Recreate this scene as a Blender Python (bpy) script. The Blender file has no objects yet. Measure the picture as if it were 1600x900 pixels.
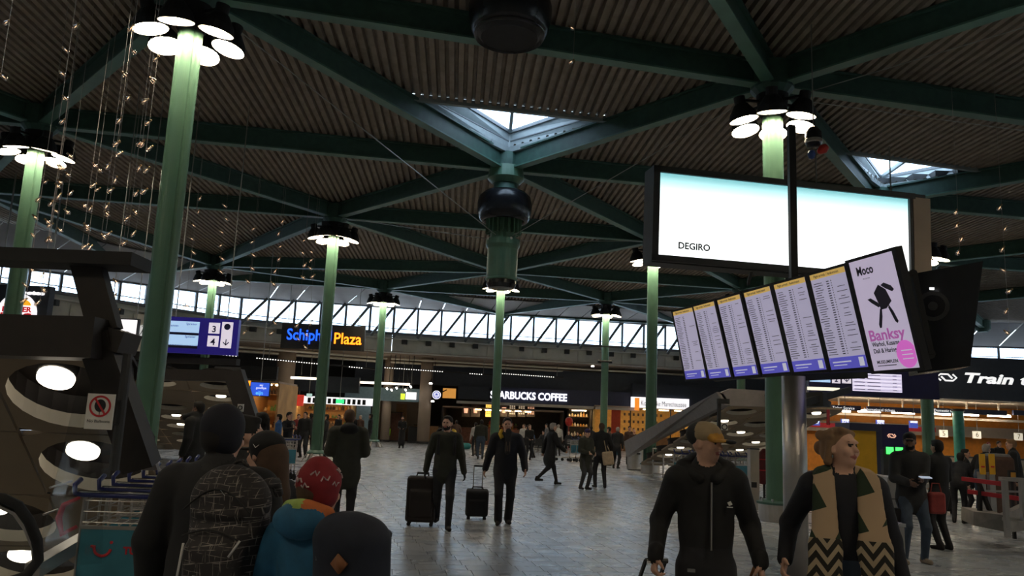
import bpy, math, random
import numpy as np
from mathutils import Vector, Matrix
random.seed(7); rng = np.random.default_rng(5)
SC = bpy.context.scene; COL = SC.collection
# ------------------------------------------------------------------ camera
F, PITCH, ROLL, EYE = 1250.0, 9.54, 2.45, 1.7          # focal length in pixels of the 1600 px wide frame
RC = Matrix.Rotation(math.radians(90+PITCH), 3, 'X') @ Matrix.Rotation(math.radians(ROLL), 3, 'Z')
cd = bpy.data.cameras.new('camera'); cam = bpy.data.objects.new('camera', cd); COL.objects.link(cam)
cam.matrix_world = Matrix.Translation((0, 0, EYE)) @ RC.to_4x4()
cd.sensor_width = 36.0; cd.lens = F/1600*36; cd.clip_end = 500; SC.camera = cam
# ------------------------------------------------------------------ light and exposure
wd = bpy.data.worlds.new('overcast_sky'); SC.world = wd; wd.use_nodes = True
bg = wd.node_tree.nodes['Background']; bg.inputs[0].default_value = (0.70, 0.85, 1.0, 1); bg.inputs[1].default_value = 6.0
SC.view_settings.view_transform = 'Standard'; SC.view_settings.look = 'None'
SC.view_settings.exposure = 0.0; SC.view_settings.gamma = 1.0; SC.view_settings.use_curve_mapping = False
LAMP = 55.0                                             # radiance of the warm column lamps
# ------------------------------------------------------------------ helpers
def ray(x, y): return RC @ Vector(((x-800)/F, (450-y)/F, -1))
def P(x, y, d):                                         # the place seen at pixel x,y at depth d (metres ahead)
    v = ray(x, y); return Vector((0, 0, EYE)) + v*(d/v.y)
def Zp(x, y, z=0.0):                                    # the place seen at pixel x,y on the level z
    v = ray(x, y); return Vector((0, 0, EYE)) + v*((z-EYE)/v.z)
def px(d): return d/F                                   # metres per pixel at depth d
MATS = {}
def mat(name, col=(.5,.5,.5), rough=.6, metal=0, em=0, var=.12, scale=6, bump=0, emc=None, spec=.5, coat=0):
    if name in MATS: return MATS[name]
    m = bpy.data.materials.new(name); m.use_nodes = True; MATS[name] = m
    nt = m.node_tree; b = nt.nodes['Principled BSDF']
    b.inputs['Roughness'].default_value = rough; b.inputs['Metallic'].default_value = metal
    b.inputs['Specular IOR Level'].default_value = spec; b.inputs['Coat Weight'].default_value = coat
    c = (*col, 1)
    if var > 0:
        tc = nt.nodes.new('ShaderNodeTexCoord'); n = nt.nodes.new('ShaderNodeTexNoise'); n.inputs['Scale'].default_value = scale; n.inputs['Detail'].default_value = 3
        nt.links.new(tc.outputs['Object'], n.inputs['Vector'])
        r = nt.nodes.new('ShaderNodeValToRGB')
        r.color_ramp.elements[0].position = .3; r.color_ramp.elements[1].position = .7
        r.color_ramp.elements[0].color = (*[x*(1-var) for x in col], 1); r.color_ramp.elements[1].color = (*[min(1, x*(1+var)) for x in col], 1)
        nt.links.new(n.outputs['Fac'], r.inputs['Fac']); nt.links.new(r.outputs['Color'], b.inputs['Base Color'])
        if bump:
            bp = nt.nodes.new('ShaderNodeBump'); bp.inputs['Strength'].default_value = bump; bp.inputs['Distance'].default_value = .02
            nt.links.new(n.outputs['Fac'], bp.inputs['Height']); nt.links.new(bp.outputs['Normal'], b.inputs['Normal'])
    else: b.inputs['Base Color'].default_value = c
    if em:
        b.inputs['Emission Color'].default_value = (*(emc or col), 1); b.inputs['Emission Strength'].default_value = em
    return m
def glass(name, tint=(.9,.95,1), refl=.12):
    m = bpy.data.materials.new(name); m.use_nodes = True; MATS[name] = m; nt = m.node_tree
    for n in list(nt.nodes): nt.nodes.remove(n)
    o = nt.nodes.new('ShaderNodeOutputMaterial'); mx = nt.nodes.new('ShaderNodeMixShader'); t = nt.nodes.new('ShaderNodeBsdfTransparent'); g = nt.nodes.new('ShaderNodeBsdfGlossy')
    t.inputs[0].default_value = (*tint, 1); g.inputs['Roughness'].default_value = .03; mx.inputs[0].default_value = refl
    nt.links.new(t.outputs[0], mx.inputs[1]); nt.links.new(g.outputs[0], mx.inputs[2]); nt.links.new(mx.outputs[0], o.inputs[0])
    return m
class MB:
    """collects shapes; build() links them as ONE mesh object"""
    def __init__(s): s.v = []; s.f = []; s.m = []; s.c = 0
    def add(s, vs, fs, m=0):
        o = len(s.v); s.v += [tuple(v) for v in vs]; s.f += [tuple(i+o for i in f) for f in fs]; s.m += [m]*len(fs); return s
    def box(s, c, size, R=None, m=0):
        c = Vector(c); h = [x/2 for x in size]; vs = []
        for sx in (-1, 1):
            for sy in (-1, 1):
                for sz in (-1, 1):
                    p = Vector((sx*h[0], sy*h[1], sz*h[2])); vs.append(c + (R @ p if R is not None else p))
        return s.add(vs, [(0,1,3,2),(4,6,7,5),(0,4,5,1),(2,3,7,6),(0,2,6,4),(1,5,7,3)], m)
    def bar(s, a, b, w, h, up=(0,0,1), m=0):             # box from a to b
        a = Vector(a); b = Vector(b); d = b-a; L = d.length; y = d.normalized(); x = y.cross(Vector(up)).normalized(); z = x.cross(y)
        return s.box((a+b)/2, (w, L, h), Matrix((x, y, z)).transposed(), m)
    def cyl(s, a, b, r1, r2=None, n=12, m=0, caps=True):
        a = Vector(a); b = Vector(b); r2 = r1 if r2 is None else r2
        y = (b-a).normalized(); x = y.orthogonal().normalized(); z = y.cross(x); vs = []
        for c, r in ((a, r1), (b, r2)):
            for i in range(n):
                t = 2*math.pi*i/n; vs.append(c + (x*math.cos(t)+z*math.sin(t))*r)
        fs = [(i, (i+1) % n, n+(i+1) % n, n+i) for i in range(n)]
        if caps: fs += [tuple(range(n))[::-1], tuple(range(n, 2*n))]
        return s.add(vs, fs, m)
    def tube(s, pts, r, n=8, m=0, closed=False):
        pts = [Vector(p) for p in pts]; N = len(pts); vs = []; X = None
        for i, p in enumerate(pts):
            a = pts[(i-1) % N] if (closed or i) else p; b = pts[(i+1) % N] if (closed or i < N-1) else p
            t = (b-a).normalized()
            X = (X - t*X.dot(t)).normalized() if X is not None else t.orthogonal().normalized()
            Y = t.cross(X); rr = r[i] if isinstance(r, (list, tuple)) else r
            for k in range(n):
                q = 2*math.pi*k/n; vs.append(p + (X*math.cos(q)+Y*math.sin(q))*rr)
        fs = []
        for i in range(N if closed else N-1):
            j = (i+1) % N
            fs += [(i*n+k, i*n+(k+1) % n, j*n+(k+1) % n, j*n+k) for k in range(n)]
        if not closed: fs += [tuple(range(n))[::-1], tuple(range((N-1)*n, N*n))]
        return s.add(vs, fs, m)
    def lathe(s, prof, c=(0,0,0), n=24, m=0, R=None, caps=True):   # prof: (radius, z)
        c = Vector(c); vs = []
        for r, z in prof:
            for i in range(n):
                t = 2*math.pi*i/n; p = Vector((r*math.cos(t), r*math.sin(t), z)); vs.append(c + (R @ p if R is not None else p))
        fs = []
        for j in range(len(prof)-1): fs += [(j*n+i, j*n+(i+1) % n, (j+1)*n+(i+1) % n, (j+1)*n+i) for i in range(n)]
        if caps:
            if prof[0][0] > 1e-4: fs.append(tuple(range(n))[::-1])
            if prof[-1][0] > 1e-4: fs.append(tuple(range((len(prof)-1)*n, len(prof)*n)))
        return s.add(vs, fs, m)
    def prism(s, poly, ext, m=0):                          # poly: 3-D points of a planar outline, ext: extrusion vector
        n = len(poly); ext = Vector(ext); vs = [Vector(p) for p in poly] + [Vector(p)+ext for p in poly]
        return s.add(vs, [tuple(range(n))[::-1], tuple(range(n, 2*n))] + [(i, (i+1) % n, n+(i+1) % n, n+i) for i in range(n)], m)
    def quad(s, *p, m=0): return s.add(p, [tuple(range(len(p)))], m)
    def build(s, name, mats, parent=None, world=False, smooth=False, loc=None):
        me = bpy.data.meshes.new(name); vs = s.v
        if world and parent is not None:
            inv = parent.matrix_basis.inverted(); vs = [tuple(inv @ Vector(v)) for v in vs]
        me.from_pydata(vs, [], s.f)
        ms = mats if isinstance(mats, (list, tuple)) else [mats]
        for m in ms: me.materials.append(MATS[m] if isinstance(m, str) else m)
        if len(ms) > 1: me.polygons.foreach_set('material_index', s.m)
        if smooth: me.polygons.foreach_set('use_smooth', [True]*len(me.polygons))
        me.update(); return link(name, me, parent, loc)
def link(name, me, parent=None, loc=None):
    o = bpy.data.objects.new(name, me); COL.objects.link(o)
    if parent is not None: o.parent = parent
    if loc is not None: o.location = loc
    return o
def tag(o, label, cat=None, group=None, kind=None):
    o['label'] = label
    if cat: o['category'] = cat
    if group: o['group'] = group
    if kind: o['kind'] = kind
    return o
def struct(o): o['kind'] = 'structure'; return o
def thing(name, label, cat, loc=(0,0,0), rz=0, group=None, R=None):
    o = bpy.data.objects.new(name, None); COL.objects.link(o); o.empty_display_size = .1
    M = Matrix.Translation(loc) @ (R.to_4x4() if R is not None else Matrix.Rotation(rz, 4, 'Z')); o.matrix_basis = M
    return tag(o, label, cat, group)
def copy_tree(o, loc=None, rz=None, label=None, parent=None):
    c = o.copy(); COL.objects.link(c)
    if parent is not None: c.parent = parent
    if loc is not None: c.location = loc
    if rz is not None: c.rotation_euler = (0, 0, rz)
    if label: c['label'] = label
    for ch in KIDS.get(o.name, [x for x in o.children]): copy_tree(ch, parent=c)
    return c
KIDS = {}
def text(body, size, name, m, parent, M, bold=0.0, depth=.002, align='CENTER', shear=0, spacing=1.0, world=True, width=None):
    """flat lettering as a mesh; M places its x/y plane (world matrix); width squeezes it to that many metres"""
    cu = bpy.data.curves.new('lettering', 'FONT'); cu.body = body; cu.size = size; cu.align_x = align; cu.align_y = 'CENTER'
    cu.offset = bold; cu.extrude = depth; cu.shear = shear; cu.space_character = spacing; cu.resolution_u = 3
    t = bpy.data.objects.new('tmp', cu); COL.objects.link(t)
    me = bpy.data.meshes.new_from_object(t.evaluated_get(bpy.context.evaluated_depsgraph_get()))
    bpy.data.objects.remove(t); bpy.data.curves.remove(cu)
    if width and len(me.vertices):
        xs = [v.co.x for v in me.vertices]; me.transform(Matrix.Diagonal((width/(max(xs)-min(xs)), 1, 1, 1)))
    inv = parent.matrix_basis.inverted() if (parent is not None and world) else Matrix()
    me.transform(inv @ M); me.materials.clear(); me.materials.append(MATS[m])
    return link(name, me, parent)
def face(c, yaw=0, tilt=0):
    """matrix of an upright plane at c: x right, y up, z out of the face; yaw 0 faces the camera side (-Y)"""
    x = Vector((math.cos(yaw), math.sin(yaw), 0)); n = Vector((math.sin(yaw), -math.cos(yaw), 0)); u = Vector((0,0,1))
    y = u*math.cos(tilt)+n*math.sin(tilt); z = x.cross(y)
    M = Matrix((x, y, z)).transposed().to_4x4(); M.translation = Vector(c); return M
def slab(mb, M, w, h, t, m=0, ox=0, oy=0, oz=0):          # a box lying in the face plane, its front at oz
    return mb.box(M @ Vector((ox, oy, oz-t/2)), (w, h, t), M.to_3x3(), m)
# ------------------------------------------------------------------ materials
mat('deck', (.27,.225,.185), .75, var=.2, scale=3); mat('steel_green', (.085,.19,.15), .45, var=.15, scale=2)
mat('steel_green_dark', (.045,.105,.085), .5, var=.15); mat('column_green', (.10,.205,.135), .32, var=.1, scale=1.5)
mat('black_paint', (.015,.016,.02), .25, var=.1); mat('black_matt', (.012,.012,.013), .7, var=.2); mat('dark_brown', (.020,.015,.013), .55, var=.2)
mat('white_enamel', (.85,.82,.75), .4, var=.03); mat('lamp_glow', (1,.93,.80), .5, em=LAMP, emc=(1,.84,.62), var=0)
mat('skylight_trim', (.30,.34,.35), .5, var=.08); mat('mullion', (.16,.17,.18), .5, var=.1); mat('soffit', (.42,.43,.46), .6, var=.06, scale=1)
mat('concrete', (.66,.64,.59), .8, var=.12, scale=1.5, bump=.1); mat('beige_wall', (.42,.33,.26), .8, var=.1, scale=1); mat('dark_navy', (.02,.026,.042), .6, var=.15)
mat('charcoal', (.035,.036,.038), .6, var=.15); mat('grout', (.10,.10,.105), .6, var=.15); mat('steel', (.50,.47,.44), .42, 1, var=.12, scale=2); mat('chrome', (.6,.6,.6), .18, 1, var=.05)
mat('rod', (.33,.33,.31), .4, .6, var=.05); mat('tan_panel', (.30,.225,.15), .65, var=.08, scale=1); mat('tan_edge', (.82,.75,.62), .6, var=.04)
mat('ramp_lamp', (1,.95,.85), .5, em=5, emc=(1,.88,.70), var=0); mat('sign_white', (.9,.9,.9), .5, em=.95, emc=(1,.97,1), var=0)
mat('print_black', (.012,.012,.016), .6, var=.05); mat('print_red', (.55,.02,.03), .5, var=.05); mat('paper_white', (.75,.74,.70), .6, var=.03)
glass('window_glass'); glass('clear_glass', (.93,.95,.95), .06)
# ------------------------------------------------------------------ floor: slab with ramp openings, tiles laid on it
holes = [(-9.0, -3.4, 8.2, 12.0)]
xs = sorted({-45, 48, *[h[0] for h in holes], *[h[1] for h in holes]}); ys = sorted({-14, 74, 5.0, 21.0, *[h[2] for h in holes], *[h[3] for h in holes]})
fb = MB()
for i in range(len(xs)-1):
    for j in range(len(ys)-1):
        cx, cy = (xs[i]+xs[i+1])/2, (ys[j]+ys[j+1])/2
        if any(h[0] < cx < h[1] and h[2] < cy < h[3] for h in holes): continue
        fb.box((cx, cy, -.16), (xs[i+1]-xs[i], ys[j+1]-ys[j], .3), m=1 if 5 < cy < 21 else 0)
def tile_mat():
    m = mat('floor_tile', (.36,.385,.42), .27, var=.10, scale=.9); nt = m.node_tree; b = nt.nodes['Principled BSDF']
    n = nt.nodes.new('ShaderNodeTexNoise'); n.inputs['Scale'].default_value = 2.2; n.inputs['Detail'].default_value = 4
    g = nt.nodes.new('ShaderNodeNewGeometry'); nt.links.new(g.outputs['Position'], n.inputs['Vector'])
    mr = nt.nodes.new('ShaderNodeMapRange'); mr.inputs['To Min'].default_value = .2; mr.inputs['To Max'].default_value = .36
    nt.links.new(n.outputs['Fac'], mr.inputs[0]); nt.links.new(mr.outputs[0], b.inputs['Roughness']); return m
tile_mat()
floor = struct(fb.build('floor', ['floor_tile', 'grout']))
TA = math.radians(9); TW, TL = .30, .33
tu = Vector((math.cos(TA), math.sin(TA), 0)); tv = Vector((-math.sin(TA), math.cos(TA), 0))
def tile_shape():
    b = MB(); w, l = TW/2-.003, TL/2-.003; e = .0015
    vs = []
    for z, k in ((-.012, 0), (-.004, 0), (0, e)):
        for sx, sy in ((-1,-1),(1,-1),(1,1),(-1,1)): vs.append(tu*sx*(w-k)+tv*sy*(l-k)+Vector((0,0,z)))
    fs = [(8,9,10,11)]
    for a in (0, 4): fs += [(a+i, a+(i+1) % 4, a+4+(i+1) % 4, a+4+i) for i in range(4)]
    return vs, fs
tvs, tfs = tile_shape()
near, rest = [], []
for j in range(4, 76):
    for i in range(-70, 90):
        c = tu*((i+.5)*TW - (j*.033) % TW) + tv*((j+.5)*TL)
        if not (5.1 < c.y < 20.9) or abs(c.x) > c.y*.9: continue
        if any(h[0]-.2 < c.x < h[1]+.2 and h[2]-.2 < c.y < h[3]+.2 for h in holes): continue
        q = RC.transposed() @ (c-Vector((0,0,EYE))); X, Y = 800+F*q.x/-q.z, 450-F*q.y/-q.z
        vis = 590 < X < 1040 and Y < 905
        (near if vis else rest).append((c, Y))
near.sort(key=lambda t: -t[1])
slabtop = Vector((0, 0, .002))
tm = bpy.data.meshes.new('floor_tile'); tm.from_pydata(tvs, [], tfs); tm.materials.append(MATS['floor_tile'])
for c, Y in near[:300]: link('tile', tm, floor, c+slabtop)
b = MB()
for c, Y in near[300:]+rest: b.add([c+slabtop+v for v in tvs], tfs)
o = b.build('tile_field', 'floor_tile', floor); o['kind'] = 'stuff'
for hi, (x0, x1, y0, y1) in enumerate(holes):           # pits under the ramps, added to keep sky light from leaking in
    m = MB(); m.box(((x0+x1)/2, (y0+y1)/2, -3.1), (x1-x0+.4, y1-y0+.4, .2))
    for cx, cy, sx, sy in ((x0-.1, (y0+y1)/2, .2, y1-y0+.4), (x1+.1, (y0+y1)/2, .2, y1-y0+.4), ((x0+x1)/2, y0-.1, x1-x0+.4, .2), ((x0+x1)/2, y1+.1, x1-x0+.4, .2)): m.box((cx, cy, -1.7), (sx, sy, 2.78))
    struct(m.build(f'floor_pit_{hi+1}', 'concrete'))
# the slab's own top lies 12 mm under the tiles near the camera and is the worn floor beyond
# ------------------------------------------------------------------ roof grid
N = dict(A=(5.45,16.35), B=(-6.0,13.55), C=(-6.85,29.7), Fc=(5.6,31.4), Zc=(-13.0,20.8), E1=(-15.6,41.2), D=(-7.5,46.5), G=(5.7,47.5), E=(-.55,39.6), N1=(-.32,23.0),
         N2=(11.6,24.9), A2=(17.2,18.8), B2=(-18.3,11.3), M1=(-12.3,4.3), M2=(-.2,7.0), M3=(11.6,9.2), F2=(17.6,33.2), N3=(23.6,26.6), Z2=(-25.5,19), C2=(-19.5,28), E2=(12,41.4), E3=(24,43),
         G2=(18,50), D2=(-21,45), L0=(-6.3,-2.0), L1=(5.5,-.4), L2=(-18,-4), L3=(17.5,1.5), A3=(29,21), M4=(23.5,11.5), G3=(31,52), F3=(30,35), Y1=(-.6,55.5), Y2=(12.3,57))
CZ, BZ = 9.65, 9.08                                     # deck level, underside of the beams
edges = """A B|A N1|A M2|A M3|A A2|A N2|B N1|B Zc|B B2|B M1|B M2|N1 Zc|N1 C|N1 Fc|N1 N2|C Zc|C C2|C E1|C E|C Fc|Fc E|Fc E2|Fc F2|Fc N2|E E1|E D|E G|E E2|D E1|D G|D D2|G E2|G G2|G Y1|D Y1|
N2 A2|N2 F2|N2 N3|A2 N3|A2 A3|A2 M3|A2 M4|F2 N3|F2 E2|F2 E3|F2 F3|E2 G2|E2 E3|E3 G2|E3 F3|N3 A3|N3 F3|M1 M2|M2 M3|M3 M4|B2 Zc|B2 Z2|B2 M1|Zc Z2|Zc C2|Z2 C2|C2 E1|C2 D2|E1 D2|L0 M1|L0 M2|L1 M2|L1 M3|L0 L1|L2 M1|L2 L0|L3 M3|L3 L1|L3 M4|G2 G3|E3 G3|G Y2|G2 Y2|Y1 Y2""".replace('\n', '').split('|')
# triangular rooflights: opening in the deck (level CZ) with sloping linings up to a smaller glazed triangle
sky_open = [[Vector((-3.15,19.0,CZ)), Vector((2.65,20.05,CZ)), Vector((-.28,22.75,CZ))], [Vector((8.75,21.45,CZ)), Vector((14.3,22.8,CZ)), Vector((11.75,24.75,CZ))],
            [Vector((-11.2,7.6,CZ)), Vector((-6.4,8.4,CZ)), Vector((-9.0,11.0,CZ))]]
ANG = math.atan2(2.2, 12); du = Vector((math.cos(ANG*.35), math.sin(ANG*.35), 0)); dv = Vector((-du.y, du.x, 0))   # deck ribs run along dv
def inside(tri, p):
    s = [(tri[(i+1) % 3]-tri[i]).cross(p-tri[i]).z for i in range(3)]
    return all(x > 0 for x in s) or all(x < 0 for x in s)
# the clerestory wall line (plan) ends the deck
WALL = [Vector(p) for p in ((-46,22,0), (-27.2,36.2,0), (-17.0,50.0,0), (-8,54.5,0), (14.5,58.5,0), (30,57,0), (50,53,0))]
def wall_y(x):
    for a, b_ in zip(WALL, WALL[1:]):
        if a.x <= x <= b_.x: return a.y+(b_.y-a.y)*(x-a.x)/(b_.x-a.x)
    return 50
b = MB(); pit = .215
k = -46.0
while k < 48:
    # one rib: trough up, rib down
    spans = []
    c0 = du*(k+pit/2); y0 = -14.0; vmax = wall_y(c0.x-dv.x*-50)+.0
    vmax = 74.0
    for it in range(2):
        q = c0+dv*vmax; vmax += (wall_y(q.x)-q.y)
    cuts = []
    for tri in sky_open:
        ins = [v for v in np.arange(3, 30, .03) if inside(tri, Vector((c0.x+dv.x*v, c0.y+dv.y*v, CZ)))]
        if ins: cuts.append((min(ins), max(ins)))
    st = y0
    for a, e in sorted(cuts): spans.append((st, a)); st = e
    spans.append((st, vmax))
    prof = [(0, .12), (.06, .12), (.08, 0), (.195, 0), (.215, .12)]
    for a, e in spans:
        if e-a < .05: continue
        vs = []
        for v in (a, e):
            for u, z in prof: q = du*(k+u)+dv*v; vs.append((q.x, q.y, CZ+z))
        b.add(vs, [(i, i+1, i+6, i+5) for i in range(4)])
    k += pit
ceiling = struct(b.build('ceiling', 'deck'))
b = MB()                                                # weather skin over the deck, with the rooflights left open
tris = sky_open
gx = np.arange(-47, 49, .5); 
for x in gx:
    x += .25
    ye = wall_y(x); cuts = []
    for tri in tris:
        ins = [v for v in np.arange(3, 30, .05) if any(inside(tri, Vector((x+dx, v, CZ))) for dx in (-.25, 0, .25))]
        if ins: cuts.append((min(ins)-.1, max(ins)+.1))
    st = -14.5
    for a, e in sorted(cuts)+[(ye+.3, 0)]:
        b.box((x, (st+a)/2, CZ+.24), (.5, a-st, .2)); st = e
struct(b.build('roof_skin', 'charcoal', ceiling))
def beam(a, c, name='beam', deep=.5):
    a = Vector((*N[a], 0)); c = Vector((*N[c], 0)); d = (c-a).normalized(); a = a+d*.42; c = c-d*.42
    z = Vector((0,0,1)); m = MB()
    m.bar(a+z*(BZ+.27), c+z*(BZ+.27), .09, .50, m=1); m.bar(a+z*(BZ+.02), c+z*(BZ+.02), .27, .04); m.bar(a+z*(BZ+.53), c+z*(BZ+.53), .27, .05, m=1)  # lighter bottom flange, darker web: light and shade on the beam put into colour
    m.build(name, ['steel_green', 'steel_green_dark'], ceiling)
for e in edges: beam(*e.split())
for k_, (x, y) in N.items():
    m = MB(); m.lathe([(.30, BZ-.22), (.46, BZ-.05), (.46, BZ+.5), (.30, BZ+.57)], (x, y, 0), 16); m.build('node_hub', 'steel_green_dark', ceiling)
for ti, tri in enumerate(sky_open):
    cen = sum(tri, Vector())/3
    up_ = Vector((0,0,.55)); nb_e = ((tri[0]+tri[1])/2-tri[2]).normalized()
    inn = [[Zp(700,147,CZ+.6), Zp(900,172,CZ+.6), Zp(797,207,CZ+.6)], [Zp(1343,233,CZ+.6), Zp(1500,255,CZ+.6), Zp(1376,278,CZ+.6)], [p+up_ for p in (tri[0], tri[1], tri[2].lerp(tri[0], .2))]][ti]; mid = [(p+q)/2 for p, q in zip(tri, inn)]
    m = MB()
    for i in range(3):
        j = (i+1) % 3
        m.quad(tri[i], tri[j], mid[j], mid[i]); m.quad(mid[i]*1, mid[j]*1, inn[j], inn[i])
    wi = struct(m.build(f'window_{ti+1}', 'skylight_trim'))
    m = MB()
    for i in range(3):
        j = (i+1) % 3; m.bar(tri[i], tri[j], .12, .16); m.bar(mid[i], mid[j], .03, .03, m=1); m.bar(inn[i], inn[j], .10, .10, m=1)
    m.build('window_frame', ['skylight_trim', 'mullion'], wi)
    m = MB(); mp = (inn[0]+inn[1])/2; m.bar(mp, inn[2], .09, .12); m.bar(inn[2], tri[2]-Vector((0,0,.1)), .08, .08); m.build('glazing_bar', 'skylight_trim', wi)
    for s in (0, 1):
        m = MB(); m.prism([inn[s], mp, inn[2]], (0,0,.02)); m.build('pane', 'window_glass', wi)
# tie rods
def rod(a, c, r=.013): m = MB(); m.cyl(a, c, r, n=6); m.build('tie_rod', 'rod', ceiling)
for a in ('B', 'A', 'C', 'Fc'):
    q = Vector((*N[a], BZ-.05)); n1 = Vector((*N['N1'], 7.05)); d = (n1-q); h_ = Vector((d.x, d.y, 0)).normalized(); rod(q+h_*.5, n1-h_*.42)
for a, c in (('A','M3'), ('A','A2'), ('Fc','E2'), ('C','E')):
    p_ = Vector((*N[a], BZ-.18)); q = Vector((*N[c], BZ-.18)); rod(p_.lerp(q, .04)+Vector((.35,.1,0)), q+Vector((.35,.1,0)), .01)
# ------------------------------------------------------------------ clerestory, eaves and outer walls
WN = 3
def seg_wall(i, a, c, zs0, zs1, zt0, zt1, nbay, diag):
    """one straight run: sill from zs0 to zs1, head from zt0 to zt1"""
    global WN
    WN += 1; a = Vector(a); c = Vector(c); d = (c-a).normalized(); nrm = Vector((d.y, -d.x, 0))   # towards the hall
    L = lambda t, z0, z1: a.lerp(c, t)+Vector((0,0,z0+(z1-z0)*t))
    m = MB(); m.bar(L(0,zs0,zs1), L(1,zs0,zs1), .3, .16); m.bar(L(0,zt0,zt1), L(1,zt0,zt1), .25, .12); m.bar(L(0,zs0,zs1)+Vector((0,0,.34)), L(1,zs0,zs1)+Vector((0,0,.34)), .06, .05)
    w = struct(m.build(f'window_{WN}', 'mullion'))
    for k in range(nbay+1):
        t = k/nbay; m = MB(); m.bar(L(t,zs0,zs1), L(t,zt0,zt1), .14, .14, up=d); m.build('mullion', 'mullion', w)
        if k < nbay:
            t1 = (k+1)/nbay; m = MB(); p = [L(t,zs0,zs1), L(t1,zs0,zs1), L(t1,zt0,zt1), L(t,zt0,zt1)]; m.prism(p, -nrm*.02); m.build('pane', 'window_glass', w)
            if diag:
                m = MB(); m.bar(L(t,zs0-.3,zs1-.3)+nrm*.5, L(t1-.1/nbay,zt0,zt1)+nrm*.35, .17, .17, up=d); m.build('brace', 'mullion', w)
                if k % 2 == 0: pass
    # sloping eaves soffit from the deck down to the window head, in panels
    m = MB(); npan = nbay
    sf = struct(MB().bar(L(0,zt0+.05,zt1+.05), L(1,zt0+.05,zt1+.05), .12, .12).build(f'trim_{WN}', 'mullion'))
    for k in range(npan):
        t0, t1 = (k+.02)/npan, (k+.98)/npan; q = MB()
        p = [L(t0,zt0,zt1), L(t1,zt0,zt1)]; u = [Vector((x.x, x.y, CZ-.12))+nrm*4.2 for x in p]
        q.prism([p[0], p[1], u[1], u[0]], (0,0,.05)); q.build('soffit_panel', 'soffit', sf)
    # parapet wall below the sill
    m = MB(); m.prism([L(0,zs0,zs1)-nrm*.1, L(1,zs0,zs1)-nrm*.1, L(1,5.95,5.95)-nrm*.1, L(0,5.95,5.95)-nrm*.1], -nrm*.25)
    wl = struct(m.build(f'wall_clerestory_{WN}', 'concrete')); nb = max(2, int((c-a).length/3.0))
    for k in range(nb):
        t0, t1 = (k+.015)/nb, (k+.985)/nb; q = MB()
        q.prism([L(t0,zs0-.5,zs1-.5)-nrm*.1, L(t1,zs0-.5,zs1-.5)-nrm*.1, L(t1,6.1,6.1)-nrm*.1, L(t0,6.1,6.1)-nrm*.1], nrm*.08); q.build('panel', 'concrete', wl)
    m = MB(); m.bar(L(0,zs0-.35,zs1-.35)+nrm*.05, L(1,zs0-.35,zs1-.35)+nrm*.05, .5, .07); m.bar(L(0,6.05,6.05)+nrm*.1, L(1,6.05,6.05)+nrm*.1, .5, .07); m.build('ledge', 'concrete', wl)
    for k in range(nb*2):
        t = (k+.5)/(nb*2); q = MB(); q.box(L(t,zs0-.55,zs1-.55)+nrm*.12, (.35,.35,.3)); q.build('bracket', 'charcoal', wl)
zt = [8.0, 8.15, 8.75, 9.15, 9.15, 8.4, 8.3]
nb_ = [10, 11, 6, 14, 10, 9]
for i in range(6): seg_wall(i, WALL[i], WALL[i+1], 7.35, 7.35, zt[i], zt[i+1], nb_[i], i in (2, 3))
# outer walls that close the hall behind and beside the camera
for nm, a, c in (('wall_back', (-46,-14,0), (50,-14,0)), ('wall_left', (-46,-14,0), (-46,22,0)), ('wall_right', (50,-14,0), (50,53,0))):
    a = Vector(a); c = Vector(c); m = MB(); m.bar(a+Vector((0,0,4.95)), c+Vector((0,0,4.95)), .3, 9.9); struct(m.build(nm, 'concrete'))
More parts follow.
